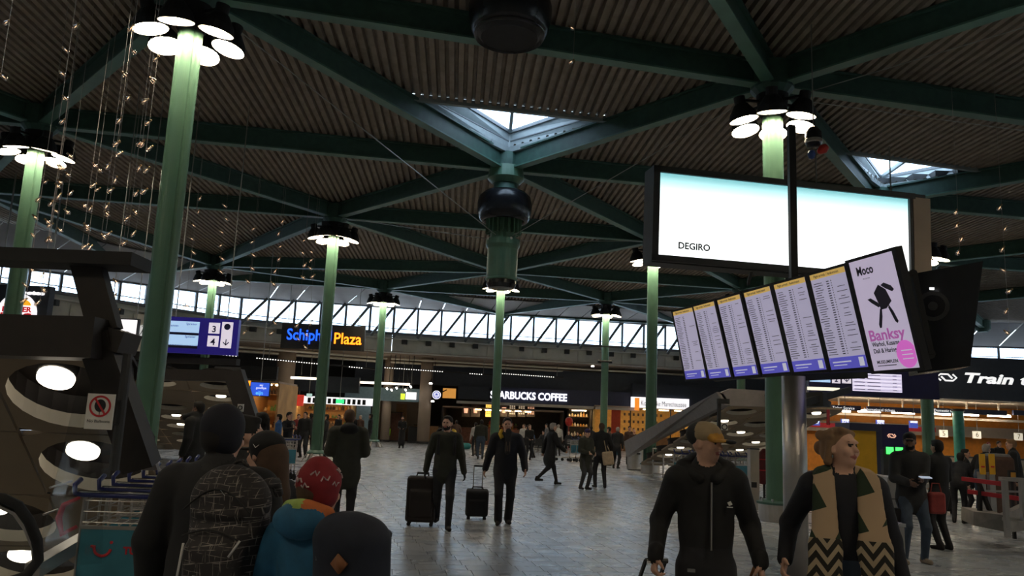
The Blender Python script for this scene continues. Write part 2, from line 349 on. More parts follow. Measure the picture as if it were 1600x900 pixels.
# ------------------------------------------------------------------ columns with lamp clusters
COLS = dict(A=('tall green steel column standing behind the lit billboard', 'drum'), B=('tall green steel column nearest on the left, beside the luggage trolleys', 'drum'),
  C=('green steel column between the blue and orange letters of the hanging sign', 'feet'), Fc=('green steel column beside the grey litter bin', 'drum'),
  Zc=('green steel column at the far left edge behind the dark beam', 'drum'), E1=('green steel column rising behind the platform number sign', 'feet'),
  D=('green steel column beside the lime green chair', 'feet'), G=('green steel column with a black clamp ring, right of the coffee sign', 'feet'), E=('green steel column under the hanging ventilation unit', 'feet'),
  A2=('green steel column outside the right edge of the view', 'drum'), F2=('green steel column in front of the ticket office sign', 'drum'), E2=('green steel column hidden behind the row of flight displays', 'feet'))
N_F2 = P(1450, 640, 29.5); 
def make_column(name, key, x, y, label, base, lamps=True, top=BZ-.2):
    t = thing('steel_column', label, 'column', (x, y, 0), group='green roof columns')
    prof = []
    n = 40
    sh = MB(); vs = []
    for z in (.34, top):
        for i in range(n):
            a = 2*math.pi*i/n; r = .205 if (i % 10) in (4, 5, 6) and i % 10 == 5 else .212
            r = .185 if i % 20 == 15 else r; vs.append((r*math.cos(a), r*math.sin(a), z))
    sh.add(vs, [(i, (i+1) % n, n+(i+1) % n, n+i) for i in range(n)]); sh.build('shaft', 'column_green', t, smooth=False)
    if base == 'drum':
        m = MB(); m.lathe([(.36, 0), (.36, .34)], n=24); m.build('pedestal', 'steel', t)
        m = MB(); m.lathe([(.40, .33), (.40, .37), (.26, .40)], n=24); m.build('base_plate', 'steel_green_dark', t)
        for i in range(8): a = i*math.pi/4+.2; m = MB(); m.cyl((.33*math.cos(a), .33*math.sin(a), .37), (.33*math.cos(a), .33*math.sin(a), .44), .025, n=6); m.build('bolt', 'chrome', t)
        if key == 'Fc':
            for i in range(12): a = i*math.pi/6; m = MB(); m.box((.25*math.cos(a), .25*math.sin(a), .72), (.05,.02,.66), Matrix.Rotation(a, 3, 'Z')); m.build('rib', 'steel_green_dark', t)
    else:
        m = MB(); m.lathe([(.34, .28), (.34, .34), (.24, .42)], n=20); m.build('base_plate', 'steel_green', t)
        for i in range(6):
            a = i*math.pi/3+.3; u = Vector((math.cos(a), math.sin(a), 0)); m = MB(); m.bar(u*.32+Vector((0,0,.30)), u*.50+Vector((0,0,.01)), .09, .03); m.box(u*.52+Vector((0,0,.012)), (.14,.14,.024)); m.build('foot', 'steel', t)
    if lamps:
        m = MB(); m.lathe([(.216, 8.40), (.26, 8.45), (.30, 8.6), (.34, 8.9)], n=20); m.build('collar', 'black_matt', t)
        for i in range(6):
            a = i*math.pi/3+.45+.35*math.sin(x); u = Vector((math.cos(a), math.sin(a), 0)); tl = Matrix.Rotation(math.radians(13), 3, u.cross(Vector((0,0,-1))))
            c = u*.66+Vector((0,0,8.27)); s = MB()
            s.lathe([(.305, 0), (.315, .01), (.27, .16), (.15, .34), (.12, .36), (.12, .52), (.0, .54)], c, 18, R=tl, caps=False); s.lathe([(.300, 0.004), (.26, .15), (.20, .17)], c, 18, m=1, R=tl, caps=False)
            s.bar(c+tl@Vector((0,0,.45)), u*.2+Vector((0,0,8.75)), .05, .05)
            so = s.build('lamp_shade', ['black_matt', 'white_enamel'], t, smooth=False)
            g = MB(); g.lathe([(.0, .125), (.262, .125), (.262, .14), (0, .14)], c, 18, R=tl, caps=False); g.build('lamp_glass', 'lamp_glow', so)
    return t
for kk, (lb, bs) in COLS.items():
    x, y = N[kk]
    if kk == 'F2': continue
    if kk == 'A2': continue
    c_ = make_column('c', kk, x, y, lb, bs)
    if kk == 'G':
        q = P(945, 565, 47.5); m = MB(); m.lathe([(.25, q.z-.06), (.30, q.z), (.25, q.z+.06)], n=16)
        for s in (-1, 1): m.cyl((s*.24, 0, q.z), (s*.42, -.05, q.z), .09)
        m.build('clamp_ring', 'black_matt', c_)
        q2 = P(945, 542, 47.5); m = MB(); m.bar((-.9, -.25, q2.z), (.9, -.25, q2.z), .05, .06); m.build('clamp_bar', 'black_matt', c_)
for kk, lb in (('L0', 'unseen green steel column added behind the camera on its left side'), ('L1', 'unseen green steel column added behind the camera on its right side'), ('M1', 'unseen green steel column added outside the picture on the near left'), ('M3', 'unseen green steel column added outside the picture on the near right')): make_column('c', kk, *N[kk], lb, 'drum')  # unseen columns on the roof grid, added so their lamps light the foreground
c_ = make_column('c', 'T', P(1449,640,29).x, 29, 'green steel column left of the train ticket sign lettering', 'drum', top=4.75+4)
def ticket_column():
    q = P(1497, 650, 35); t = thing('steel_column', 'short bright teal column inside the ticket office front', 'column', (q.x, 35, 0)); m = MB(); m.lathe([(.22, 0), (.22, 3.05)], n=24); m.build('shaft', mat('teal_paint', (.06,.30,.24), .4), t)
    m = MB(); m.lathe([(.27, 3.0), (.27, 3.1)], n=24); m.build('cap', 'charcoal', t); m = MB(); m.lathe([(.26, 0), (.26, .12)], n=24); m.build('base_ring', 'steel', t)
ticket_column()
# ------------------------------------------------------------------ hanging ventilation units
def ventilator(x, y, zc, k, label, full):
    t = thing('ventilation_unit', label, 'ventilator', (x, y, zc), group='hanging ventilation units')
    top = BZ-zc
    m = MB(); m.lathe([(.34*k, top+.1), (.34*k, .95*k), (.36*k, .55*k), (.48*k, .42*k)], n=28); m.build('duct', 'steel_green', t, smooth=True)
    m = MB(); m.lathe([(.50*k, top+.1), (.55*k, top-.25), (.40*k, top-.4)], n=28)
    m.build('top_collar', 'column_green', t)
    m = MB(); m.lathe([(.42*k, .50*k), (.62*k, .46*k), (.76*k, .32*k), (.81*k, .12*k), (.80*k, -.10*k), (.74*k, -.34*k), (.66*k, -.44*k), (.60*k, -.42*k), (.56*k, -.30*k)], n=36, caps=False); m.build('dome', 'black_paint', t, smooth=True)
    for i in range(20 if full else 0):
        a = i*math.pi/10; m = MB(); m.box((.46*k*math.cos(a), .46*k*math.sin(a), -.55*k), (.14*k, .025, .5*k), Matrix.Rotation(a, 3, 'Z')); m.build('fin', 'column_green', t)
    if full:
        m = MB(); m.lathe([(.38*k, -.3*k), (.38*k, -.98*k), (.30*k, -1.0*k)], n=28); m.build('neck', 'column_green', t)
        m = MB(); m.lathe([(.34, -.95), (.50, -.98), (.50, -1.15), (.45, -1.25), (.45, -2.12), (.47, -2.14), (.47, -2.18), (.40, -2.2)], n=32); m.build('jet_cylinder', 'column_green', t)
        m = MB(); m.lathe([(.43, -2.16), (.44, -2.3), (.38, -2.42), (.30, -2.44)], n=32); m.build('outlet_ring', 'black_paint', t)
        for i in range(4): a = i*math.pi/2+.5; m = MB(); m.cyl((.44*math.cos(a), .44*math.sin(a), -1.0), (.5*math.cos(a), .5*math.sin(a), -1.0), .04); m.build('eyelet', 'steel', t)
    else:
        m = MB(); m.lathe([(.70*k, -.42*k), (.66*k, -.5*k), (.62*k, -.42*k), (.56*k, -.52*k), (.50*k, -.4*k)], n=36, caps=False); m.build('louvre_ring', 'black_paint', t, smooth=True)
        m = MB(); m.lathe([(.0, -.50*k), (.56*k, -.50*k), (.56*k, -.44*k)], n=36, caps=False); m.box((0,0,-.45*k), (.04, 1.0*k, .03)); m.build('grille', 'black_matt', t)
q = P(784, 325, 23); ventilator(N['N1'][0], 23.0, q.z, 1.0, 'green and black jet ventilator hanging from the roof in the picture centre', True)
q = P(797, 30, 13.7); ventilator(q.x, 13.7, q.z+.1, .95, 'black domed ventilator cut by the top edge of the picture', False)
# ------------------------------------------------------------------ strings of glass bulbs
glass('bulb_glass', (.95,.85,.75), .35); mat('filament', (1,.75,.55), em=2.0, emc=(1,.68,.45), var=0); mat('wire', (.35,.32,.30), .5, var=.05); mat('brass', (.45,.3,.15), .35, 1, var=.05)
def bulb_mesh():
    m = MB(); m.lathe([(.0, -.055), (.022, -.048), (.036, -.02), (.036, 0), (.022, .03), (.013, .045)], n=10, caps=False); m.lathe([(.014, .042), (.014, .07), (0, .072)], n=8, m=1, caps=False); m.lathe([(0,-.016), (.006,-.01), (.006,.02), (0,.026)], n=5, m=2, caps=False)
    me = bpy.data.meshes.new('bulb'); me.from_pydata(m.v, [], m.f)
    for x in ('bulb_glass', 'brass', 'filament'): me.materials.append(MATS[x])
    me.polygons.foreach_set('material_index', m.m); me.polygons.foreach_set('use_smooth', [True]*len(me.polygons)); return me
BM = bulb_mesh()
def string(label, d, top, bulbs, grp):
    """a wire hanging from the roof at depth d; bulbs: pixel places down the wire"""
    q0 = P(*bulbs[-1], d); t = thing('bulb_string', label, 'light string', (q0.x, d, CZ), group=grp)
    m = MB(); m.cyl((0,0,-.02), (0,0,q0.z-CZ+.03), .004, n=4); m.build('wire', 'wire', t)
    for (x, y) in bulbs:
        q = P(x, y, d); o = link('bulb', BM, t, (random.choice((-.045, .045)), 0, q.z-CZ)); o.rotation_euler = (random.uniform(-.3,.3), random.choice((-.9, .9, .5)), 0)
        s = random.uniform(.95, 1.2)*(d/12)**.5; o.scale = (s, s, s)
def line(x0, y0, x1, y1, n): return [(x0+(x1-x0)*i/(n-1), y0+(y1-y0)*i/(n-1)) for i in range(n)]
L_ = [(120,42,92,190,5,11), (213,45,186,225,6,11), (245,92,222,225,5,12), (186,225,158,370,5,12), (222,225,198,380,5,12), (232,232,212,366,5,13), (180,240,165,365,4,13), (146,258,128,385,5,14), (145,265,136,388,5,15),
      (85,262,75,375,5,14), (92,262,78,375,6,15), (112,244,98,360,5,15), (64,256,55,368,5,16), (3,35,1,120,2,11), (304,310,298,416,6,22), (353,322,343,425,6,22), (398,358,390,440,5,23), (430,346,430,444,6,24), (474,376,472,434,4,25),
      (487,394,486,432,4,25), (48,422,40,470,3,15), (68,432,62,474,3,15), (182,440,179,487,3,17), (428,505,426,521,2,24), (465,509,464,530,2,25), (483,505,480,543,3,25), (386,498,384,520,2,24), (292,480,290,478,2,22)]
for i, (x0, y0, x1, y1, n, d) in enumerate(L_):
    if x0 < 260: lb, gr = 'string of clear glass bulbs in the dense cluster left of the nearest green column', 'strings of bulbs in the cluster on the left'
    else: lb, gr = 'string of small distant glass bulbs between the nearest green column and the blue lettering', 'strings of bulbs in the distance on the left'
    string(lb, d, 0, line(x0, y0, x1, y1, n), gr)
string('two glass bulbs on a thin wire beside the black domed ventilator', 13, 0, [(902,44), (896,97)], 'strings of bulbs in the middle')
string('string of four bulbs hanging right of the lit billboard', 17, 0, line(1497,332,1500,395,4), 'strings of bulbs on the right')
string('string of seven bulbs hanging near the right edge of the picture', 17, 0, line(1562,325,1577,520,7), 'strings of bulbs on the right')
# ------------------------------------------------------------------ under the clerestory: soffit, back walls, shop fronts
def offset(p, k):                                       # wall line pushed outwards
    out = []
    for i, q in enumerate(p):
        a = p[max(0, i-1)]; c = p[min(len(p)-1, i+1)]; d = (c-a).normalized(); out.append(q+Vector((-d.y, d.x, 0))*k)
    return out
OUT = offset(WALL, 10)
for i in range(6):
    a, c, e, g = WALL[i], WALL[i+1], OUT[i+1], OUT[i]; up = Vector((0,0,1))
    m = MB(); m.prism([a+up*5.95, c+up*5.95, e+up*5.95, g+up*5.95], (0,0,.2)); struct(m.build(f'ceiling_gallery_{i+1}', 'beige_wall'))
    m = MB(); m.prism([g, e, e+up*6.1, g+up*6.1], (0,.25,0)); struct(m.build(f'wall_far_{i+1}', 'charcoal'))
    m = MB(); d = (c-a).normalized(); nr = Vector((-d.y, d.x, 0))
    for o_, z in ((.9, 5.7), (2.0, 5.55), (3.2, 5.6)): m.cyl(a+nr*o_+up*z, c+nr*o_+up*z, .07, n=6)
    m.build('pipe_run', 'tan_edge', bpy.data.objects[f'ceiling_gallery_{i+1}'])
for x in (-46, 50):
    m = MB(); y0, y1 = (20, 34) if x < 0 else (52, 64); m.box((x, (y0+y1)/2, 3.05), (.3, y1-y0, 6.1)); struct(m.build('wall_end_'+('left' if x < 0 else 'right'), 'charcoal'))
mat('led', (1,1,1), em=2.2, emc=(1,.95,.9), var=0)
def led_line(pts, d0, d1, label):
    a = P(*pts[0], d0); c = P(*pts[1], d1); t = thing('led_strip', label, 'light strip', a, group='strips of small lights under the gallery'); m = MB(); m.bar(a, c, .12, .10); m.build('housing', 'black_matt', t, world=True)
    n = int((c-a).length/.16); 
    m = MB()
    for k in range(n):
        if math.sin(k*.37)+math.sin(k*.11+1) > -.35: m.box(a.lerp(c, (k+.5)/n)-Vector((0,.07,.02)), (.06,.03,.05))
    o = m.build('light_row', 'led', t, world=True); o['kind'] = 'stuff'
    for k in (.1, .9): q_ = a.lerp(c, k); m = MB(); m.cyl(q_, Vector((q_.x, q_.y, max(5.97, q_.z+.1))), .02, n=5); m.build('hanger', 'rod', t, world=True)
led_line([(255,546),(372,556)], 42, 42, 'dotted strip of small white lights below the platform number sign')
led_line([(400,559),(590,577)], 50, 53, 'dotted strip of small white lights below the blue and orange lettering')
led_line([(600,574),(772,586)], 54, 56, 'dotted strip of small white lights left of the centre column')
led_line([(780,583),(880,590)], 56, 57, 'dotted strip of small white lights above the coffee sign')
led_line([(960,593),(1130,606)], 59.3, 59.3, 'dotted strip of small white lights above the white police sign')
# --- dark header over the shops
def flat(name, x0, y0, x1, y1, d, m, parent=None, t=.1, label=None, cat=None, kind=None, world=True, depth_dir=1):
    """upright panel whose corners are seen at pixels x0,y0 / x1,y1 (levelled) at depth d, t thick away from the camera"""
    c = P((x0+x1)/2, (y0+y1)/2, d); w = (x1-x0)*px(d)*1.01; h = (y1-y0)*px(d)*1.01
    b = MB(); b.box((c.x, c.y+t/2, c.z), (w, t, h)); o = b.build(name, m, parent, world=parent is not None)
    if label: tag(o, label, cat)
    if kind: o['kind'] = kind
    return o
def root(name, label, cat, x, y, d, group=None):
    q = P(x, y, d); return thing(name, label, cat, (q.x, q.y, q.z), group=group)
mat('navy_header', (.028,.036,.055), .55, var=.12); mat('navy_sign', (.035,.04,.09), .5, var=.1)
flat('wall_header', 560, 582, 1300, 612, 58.6, 'navy_header', t=.4, kind='structure')
flat('wall_header_left', 455, 588, 560, 612, 54.5, 'dark_navy', t=.4, kind='structure')
m = MB()
hz = P(800, 612, 58.8).z
for x0, x1, d in ((560, 715, 59.4), ): pass
# shop back walls
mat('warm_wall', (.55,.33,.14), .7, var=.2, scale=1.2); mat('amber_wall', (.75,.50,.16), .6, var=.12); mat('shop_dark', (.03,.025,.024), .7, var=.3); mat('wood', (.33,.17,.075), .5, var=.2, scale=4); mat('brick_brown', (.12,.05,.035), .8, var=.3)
mat('warm_tube', (1,.8,.5), em=22, emc=(1,.72,.38), var=0); mat('white_tube', (1,1,1), em=9, emc=(1,.93,.82), var=0); mat('teal_glassy', (.16,.24,.28), .2, var=.1)
def shop(label, x0, x1, yt, yb, d, wallm, tube='warm_tube', deep=3.5, ntube=3):
    """a recessed shop room with back wall, side walls, ceiling and lit tubes"""
    q0 = P(x0, (yt+yb)/2, d); q1 = P(x1, (yt+yb)/2, d); zt_ = P((x0+x1)/2, yt, d).z; w = q1.x-q0.x; cx = (q0.x+q1.x)/2
    t = thing('shop_unit', label, 'shop', (cx, d, 0))
    for nm, c, s in (('back_wall', (0, deep, zt_/2), (w, .1, zt_)), ('side_wall', (-w/2, deep/2, zt_/2), (.1, deep, zt_)), ('side_wall', (w/2, deep/2, zt_/2), (.1, deep, zt_)), ('shop_ceiling', (0, deep/2, zt_+.05), (w, deep, .1))):
        m = MB(); m.box(c, s); m.build(nm, wallm if nm != 'shop_ceiling' else 'beige_wall', t)
    for k in range(ntube):
        m = MB(); m.box(((k+.5)/ntube*w-w/2, .9, zt_-.06), (w/ntube*.6, .15, .06)); m.build('ceiling_lamp', tube, t)
    return t, w, zt_, cx
def shelves(t, w, zt_, deep, rows, cols, mats_, y=None, z0=.9, seed=1):
    r = random.Random(seed); y = deep-.3 if y is None else y
    for k in range(rows):
        z = z0+(zt_-z0-.5)*k/max(1, rows-1); m = MB(); m.box((0, y, z), (w*.9, .3, .04)); s = m.build('shelf', 'wood', t)
        for c in range(cols):
            hgt = r.uniform(.15, .34); m = MB(); m.lathe([(.0, 0), (.08, 0), (.085, hgt*.6), (.04, hgt*.75), (.04, hgt), (0, hgt)], ((c+.5)/cols*w*.86-w*.43, y-.02, z+.02), 8, caps=False); m.build('shelf_item', r.choice(mats_), s)
goods = [mat('goods_red', (.5,.06,.04), .4), mat('goods_cream', (.8,.65,.4), .4), mat('goods_amber', (.7,.35,.08), .4), mat('goods_green', (.15,.3,.1), .4), mat('goods_dark', (.08,.05,.04), .4)]
t, w, z_, cx = shop('warmly lit bakery shop left of the near green sign column', 455, 548, 628, 690, 55, 'warm_wall', ntube=5); shelves(t, w, z_, 3.5, 3, 16, goods, seed=2)
m = MB(); m.box((0, .6, .55), (w*.8, .7, 1.1)); m.build('counter', 'wood', t)
sg = flat('shop_sign', 462, 621, 592, 632, 54.6, 'sign_white', t=.12, label='white sign board with worn black capitals over the bakery shop', cat='sign')
# black capitals too small to read: stand of strokes
q = P(527, 627, 54.55); bm_ = MB()
for k in range(11): bm_.box((q.x-1.9+k*.34+(0.3 if k > 5 else 0), q.y+.02, q.z), (.22, .02, .34))
bm_.build('lettering', 'print_black', sg)
rs_ = flat('shop_sign', 462, 617, 474, 634, 54.5, mat('red_sign', (.6,.04,.02), .5, em=.5, emc=(.7,.05,.03)), t=.1, label='small red sign at the left end of the bakery sign', cat='sign')
e_ = flat('exit_sign', 525, 624, 537, 630, 53.5, mat('exit_green', (.02,.4,.12), em=1.2, emc=(.05,.8,.25), var=0), t=.12, label='small green lit exit sign over the bakery', cat='sign')
e2_ = flat('exit_sign', 479, 615, 487, 620, 53, mat('exit_pale', (.5,.7,.65), em=.6, emc=(.5,.75,.7), var=0), t=.12, label='pale lit exit sign above the bakery sign', cat='sign')
flat('wall_shop_header', 540, 606, 662, 626, 56.5, 'teal_glassy', t=.3, kind='structure')
flat('door_1', 556, 627, 578, 684, 56, 'teal_glassy', t=.08, kind='structure')
flat('wall_shop_side', 578, 622, 662, 692, 62.5, 'beige_wall', t=.2, kind='structure')
flat('wall_passage', 540, 615, 580, 690, 61, 'charcoal', t=.2, kind='structure')
dr = flat('door_2', 618, 632, 634, 690, 60, 'wood', t=.1, kind='structure')
# gallery ceiling tubes and spot lights
mat('pale_tube', (1,.9,.75), em=3.0, emc=(1,.85,.65), var=0)
for (x0, x1, y, d, lb) in ((563, 640, 599, 55, 'long lit ceiling tube left of the concrete pillar'), (455, 500, 591, 52, 'lit ceiling tube behind the near green sign column')):
    q = P((x0+x1)/2, y, d); m = MB(); m.box(q, ((x1-x0)*px(d), .25, .14)); tag(m.build('ceiling_tube', 'pale_tube'), lb, 'lamp')
for k, (x, y) in enumerate(((605,607), (612,609), (620,606), (634,609), (642,604))):
    q = P(x, y, 55); tt = thing('spot_lamp', f'small tilted ceiling spotlight, {["first","second","third","fourth","fifth"][k]} of five from the left beside the concrete pillar', 'lamp', q, group='ceiling spotlights'); m = MB(); m.cyl((0,0,0), (.12,.1,.12), .10, .07, n=10); m.cyl((.1,.1,.12), (.1,.1,5.97-q.z), .02, n=5); m.build('housing', 'black_matt', tt); m = MB(); m.cyl((-.02,-.02,-.02), (0,0,0), .09, n=10); m.build('lens', 'white_tube', tt)
for k, (x, y, d, lb) in enumerate(((673,599,55.8, 'white spotlight on the concrete pillar'), (676,627,56, 'white spotlight below the round coffee logo'), (926,572,57.2,'white spotlight on the gallery left of the clamp ring column'))):
    q = P(x, y, d); tt = thing('spot_lamp', lb, 'lamp', q); m = MB(); m.cyl((0,.1,.12), (0,-.02,.0), .10, .14, n=10); m.bar((0,.1,.1), (0,.5,.35), .04, .04); m.cyl((0,.5,.3), (0,.5,max(.5,5.97-q.z)), .02, n=5); m.build('housing', 'black_matt', tt); m = MB(); m.cyl((0,-.03,-.02), (0,-.02,0), .12, n=10); m.build('lens', 'white_tube', tt)
b_ = flat('light_box', 634, 613, 650, 624, 55.6, 'sign_white', t=.15, label='small bright white light box near the concrete pillar', cat='sign')
b2_ = flat('light_box', 626, 615, 632, 624, 55.6, mat('lime_sign', (.6,.8,.05), em=1.0, emc=(.65,.9,.05), var=0), t=.15, label='small lime yellow light box beside the white one', cat='sign')
for o_, x, y, d_ in ((b_, 642, 613, 55.65), (b2_, 629, 615, 55.65), (e_, 531, 624, 53.55), (e2_, 483, 615, 53.05), (rs_, 468, 617, 54.55)): q = P(x, y, d_); m = MB(); m.cyl(q-Vector((0,0,.05)), Vector((q.x, q.y, 5.98)), .02, n=5); m.build('hanger', 'rod', o_)
# concrete pillars of the gallery
for x0, x1, yb, d, lb in ((427, 455, 668, 53.5, 'broad beige concrete pillar right of the blue screen'), (654, 673, 692, 56.5, 'beige concrete pillar behind the wooden counter'), (597, 611, 690, 57, 'pale lit concrete pillar behind the lime chair')):
    q = P((x0+x1)/2, 640, d); t = thing('concrete_pillar', lb, 'pillar', (q.x, d, 0)); r = (x1-x0)/2*px(d); m = MB(); m.lathe([(r, 0), (r, 5.9)], n=24); m.build('shaft', 'beige_wall', t, smooth=True); m = MB(); m.lathe([(r+.03, 0), (r+.03, .15)], n=24); m.build('base_ring', 'charcoal', t)
# --- coffee bar
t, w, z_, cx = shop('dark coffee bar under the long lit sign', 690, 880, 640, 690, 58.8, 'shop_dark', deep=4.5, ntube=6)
for o in t.children:
    if o.name.startswith('ceiling_lamp'): o.scale = (.5, 1, 1)
shelves(t, w*.3, z_*.75, 4.5, 3, 9, goods, seed=4, z0=1.1)
m = MB(); m.box((-2.0, 1.6, .6), (6.5, .7, 1.2)); m.build('counter', 'brick_brown', t)
mat('menu_dark', (.10,.085,.075), .6, var=.2); mat('menu_print', (.9,.45,.3), em=1.0, emc=(1,.5,.3), var=0); mat('menu_cream', (1,.8,.6), em=.7, emc=(1,.75,.5), var=0); mat('menu_amber', (1,.6,.1), em=1.5, emc=(1,.55,.1), var=0)
for k, (x0, x1) in enumerate(((722,734), (736,750), (759,770), (782,793), (795,806), (809,821), (823,836))):
    lb = ['first', 'second', 'third, bright amber', 'fourth', 'fifth', 'sixth', 'seventh'][k]
    o = flat('menu_board', x0, 632, x1, 651, 60.5, 'menu_amber' if k == 2 else 'menu_dark', t=.06, label=f'hanging menu board in the coffee bar, {lb} from the left', cat='menu board'); o['group'] = 'menu boards'
    q = P((x0+x1)/2, 641, 60.45); wd_ = (x1-x0)*px(60.4); m = MB()
    if k in (0, 1, 3): m.lathe([(0,-.2), (.12,-.2), (.16,.16), (.17,.2), (0,.22)], (q.x, q.y+.02, q.z), 10, caps=False)
    else:
        for r_ in range(5):
            for c_ in range(3): m.box((q.x+(c_-1)*wd_*.28, q.y, q.z+.3-r_*.14), (wd_*.18, .02, .06))
    m.build('print', ['menu_print', 'menu_print', 'goods_amber', 'menu_print', 'menu_cream', 'menu_cream', 'menu_print'][k], o)
for k, (x, lb) in enumerate(((790, 'left'), (859, 'right'))):
    q = P(x, 631+k*3, 58.9); m = MB(); m.lathe([(0,0), (.07,0), (.08,.06), (0,.08)], q, 10, caps=False); tag(m.build('down_light', 'white_tube'), f'small downlight under the coffee sign, {lb} one', 'lamp')
sg = root('coffee_sign', 'long dark navy shop sign with glowing white capitals', 'sign', 855, 622, 58.3)
for (x0, x1, y0, y1, d, mm, nm) in ((716, 768, 604, 624, 58.3, 'navy_header', 'sign_box'), (766, 994, 609, 634, 58.3, 'navy_sign', 'sign_box'), (716, 994, 632, 636, 58.2, 'steel', 'sign_trim')): flat(nm, x0, y0 + (0 if x0 != 716 or y0 == 604 else 0), x1, y1, d, mm, sg, t=.3)
mat('glow_white', (1,1,1), em=1.5, emc=(.92,.92,1), var=0)
text('STARBUCKS COFFEE', .72, 'lettering', 'glow_white', sg, face(P(826, 619.5, 58.22)), bold=.022, width=119*px(58.2))
lg = root('round_logo_sign', 'round white and blue coffee logo sign on a bracket', 'sign', 682, 617, 55)
m = MB(); m.cyl(P(682,617,55), P(682,617,55)+Vector((0,.12,0)), .29, n=28); m.build('disc', 'sign_white', lg, world=True)
q = P(682,617,54.98); m = MB(); R_ = Matrix.Rotation(math.pi/2, 3, 'X'); m.lathe([(.19,0), (.24,0), (.24,.02), (.19,.02), (.19,0)], q, 24, R=R_, caps=False)
for s in (-1, 1): m.box((q.x+s*.09, q.y, q.z-.04), (.04,.02,.22))
m.box((q.x, q.y, q.z+.06), (.12,.02,.10)); m.box((q.x, q.y, q.z-.06), (.05,.02,.16)); m.build('emblem', mat('logo_blue', (.02,.05,.4), em=.4, emc=(.05,.1,.6)), lg, world=True)
m = MB(); m.bar(P(682,617,55)+Vector((0,.1,0)), P(698,609,58.65), .06, .06); m.build('bracket', 'black_matt', lg, world=True)
for x0, x1, y0, y1, lb in ((692, 712, 607, 622, 'amber lit panel left of the coffee sign'),):
    flat('lit_panel', x0, y0, x1, y1, 58.55, mat('amber_dim', (.6,.25,.05), em=.6, emc=(.9,.4,.08)), t=.1, label=lb, cat='sign')
# clocks / tall shelf / red ball of the gift display
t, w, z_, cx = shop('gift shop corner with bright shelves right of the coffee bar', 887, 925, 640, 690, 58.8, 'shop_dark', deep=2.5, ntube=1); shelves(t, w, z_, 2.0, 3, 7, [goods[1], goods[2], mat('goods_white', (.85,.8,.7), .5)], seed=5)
q = P(889, 660, 56); m = MB(); m.lathe([(0,-.3), (.2,-.2), (.28,.05), (.2,.3), (0,.36)], q, 12, caps=False); m.cyl(q-Vector((0,0,.3)), Vector((q.x,q.y,0)), .02, n=5); tag(m.build('balloon', mat('balloon_red', (.6,.04,.03), .3)), 'red balloon on a stick in front of the gift shop shelves', 'balloon')
# --- police office
t, w, z_, cx = shop('amber lit police office front under the white sign', 928, 1078, 638, 700, 58.2, 'amber_wall', deep=4, ntube=6)
for k, fx in enumerate((-.42, -.12, .12, .3, .44)): m = MB(); m.box((fx*w, .1, z_/2), (.08,.08,z_)); m.build('mullion', 'charcoal', t)
m = MB(); m.box((-.27*w, .15, 1.9), (.65,.06,2.4)); m.build('red_banner', mat('banner_red', (.5,.06,.02), .6), t)
for r_ in range(3):
    for c_ in range(9): m = MB(); m.box((-.1*w+c_*.35, 3.9, 2.7-r_*.55), (.14,.05,.2)); m.build('notice', 'goods_dark', t)
m = MB(); m.box((0, .9, .55), (w*.75,.7,1.1)); m.build('counter', 'wood', t)
sg = root('police_sign', 'white lit sign with grey serif lettering and an orange crest', 'sign', 1031, 630, 57.6)
flat('sign_box', 987, 622, 1076, 638, 57.6, 'sign_white', sg, t=.2); flat('crest', 992, 622, 999, 641, 57.5, mat('crest_orange', (.9,.25,.03), em=.8, emc=(1,.3,.03)), sg, t=.1)
text('Koninklijke Marechaussee', .5, 'lettering', mat('print_grey', (.12,.12,.13), .6).name, sg, face(P(1037, 631.5, 57.55)), width=70*px(57.5))
flat('wall_header_right', 990, 606, 1300, 640, 57.8, 'dark_navy', t=.3, kind='structure')
flat('wall_behind_ramp', 1078, 636, 1300, 705, 61, 'beige_wall', t=.3, kind='structure')
# --- furniture of the bars
def counter(label, x0, x1, yt, yb, d, m_, cat='counter', name='counter'):
    q = Zp((x0+x1)/2, yb, 0); d = q.y; w = (x1-x0)*px(d); h = (yb-yt)*px(d); t = thing(name, label, cat, (q.x, d, 0))
    m = MB(); m.box((0, .35, h/2), (w, .7, h)); m.build('body', m_, t); m = MB(); m.box((0, .33, h+.02), (w+.08, .8, .05)); m.build('top', 'wood' if m_ == 'wood' else 'black_matt', t)
    m = MB(); m.box((0, .35, .05), (w+.02, .72, .1)); m.build('plinth', 'charcoal', t); return t
counter('light wooden service counter in front of the concrete pillar', 646, 683, 666, 692, 50, mat('light_wood', (.42,.22,.10), .5, var=.15).name)
counter('tall dark wooden kiosk left of the bearded waiter', 609, 624, 646, 690, 50, 'brick_brown', 'kiosk', 'kiosk')
counter('black serving counter behind the waiter', 637, 652, 668, 692, 51, 'black_matt')
def chair(x, y, rz, m_, label, group=None):
    t = thing('cafe_chair', label, 'chair', (x, y, 0), rz, group)
    m = MB(); m.box((0,0,.45), (.44,.44,.05)); m.build('seat', m_, t); m = MB(); m.box((0,-.21,.72), (.42,.04,.36)); m.build('backrest', m_, t)
    for sx in (-1, 1):
        for sy in (-1, 1): m = MB(); m.cyl((sx*.18, sy*.18, .44), (sx*.21, sy*.21, 0), .018, n=6); m.build('leg', 'steel', t)
    return t
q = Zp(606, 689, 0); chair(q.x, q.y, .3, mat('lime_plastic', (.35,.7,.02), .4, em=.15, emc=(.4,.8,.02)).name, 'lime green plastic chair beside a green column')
for k, (x, y, a) in enumerate(((838,712,.4), (846,708,2.2), (880,706,1.0), (893,708,-1.2), (905,709,.2), (825,706,2.8))):
    q = Zp(x, y, 0); chair(q.x, q.y, a, 'black_matt', f'dark cafe chair in front of the coffee bar, {["third", "fourth", "fifth", "sixth", "seventh", "second"][k]} dark one from the left', 'dark cafe chairs')
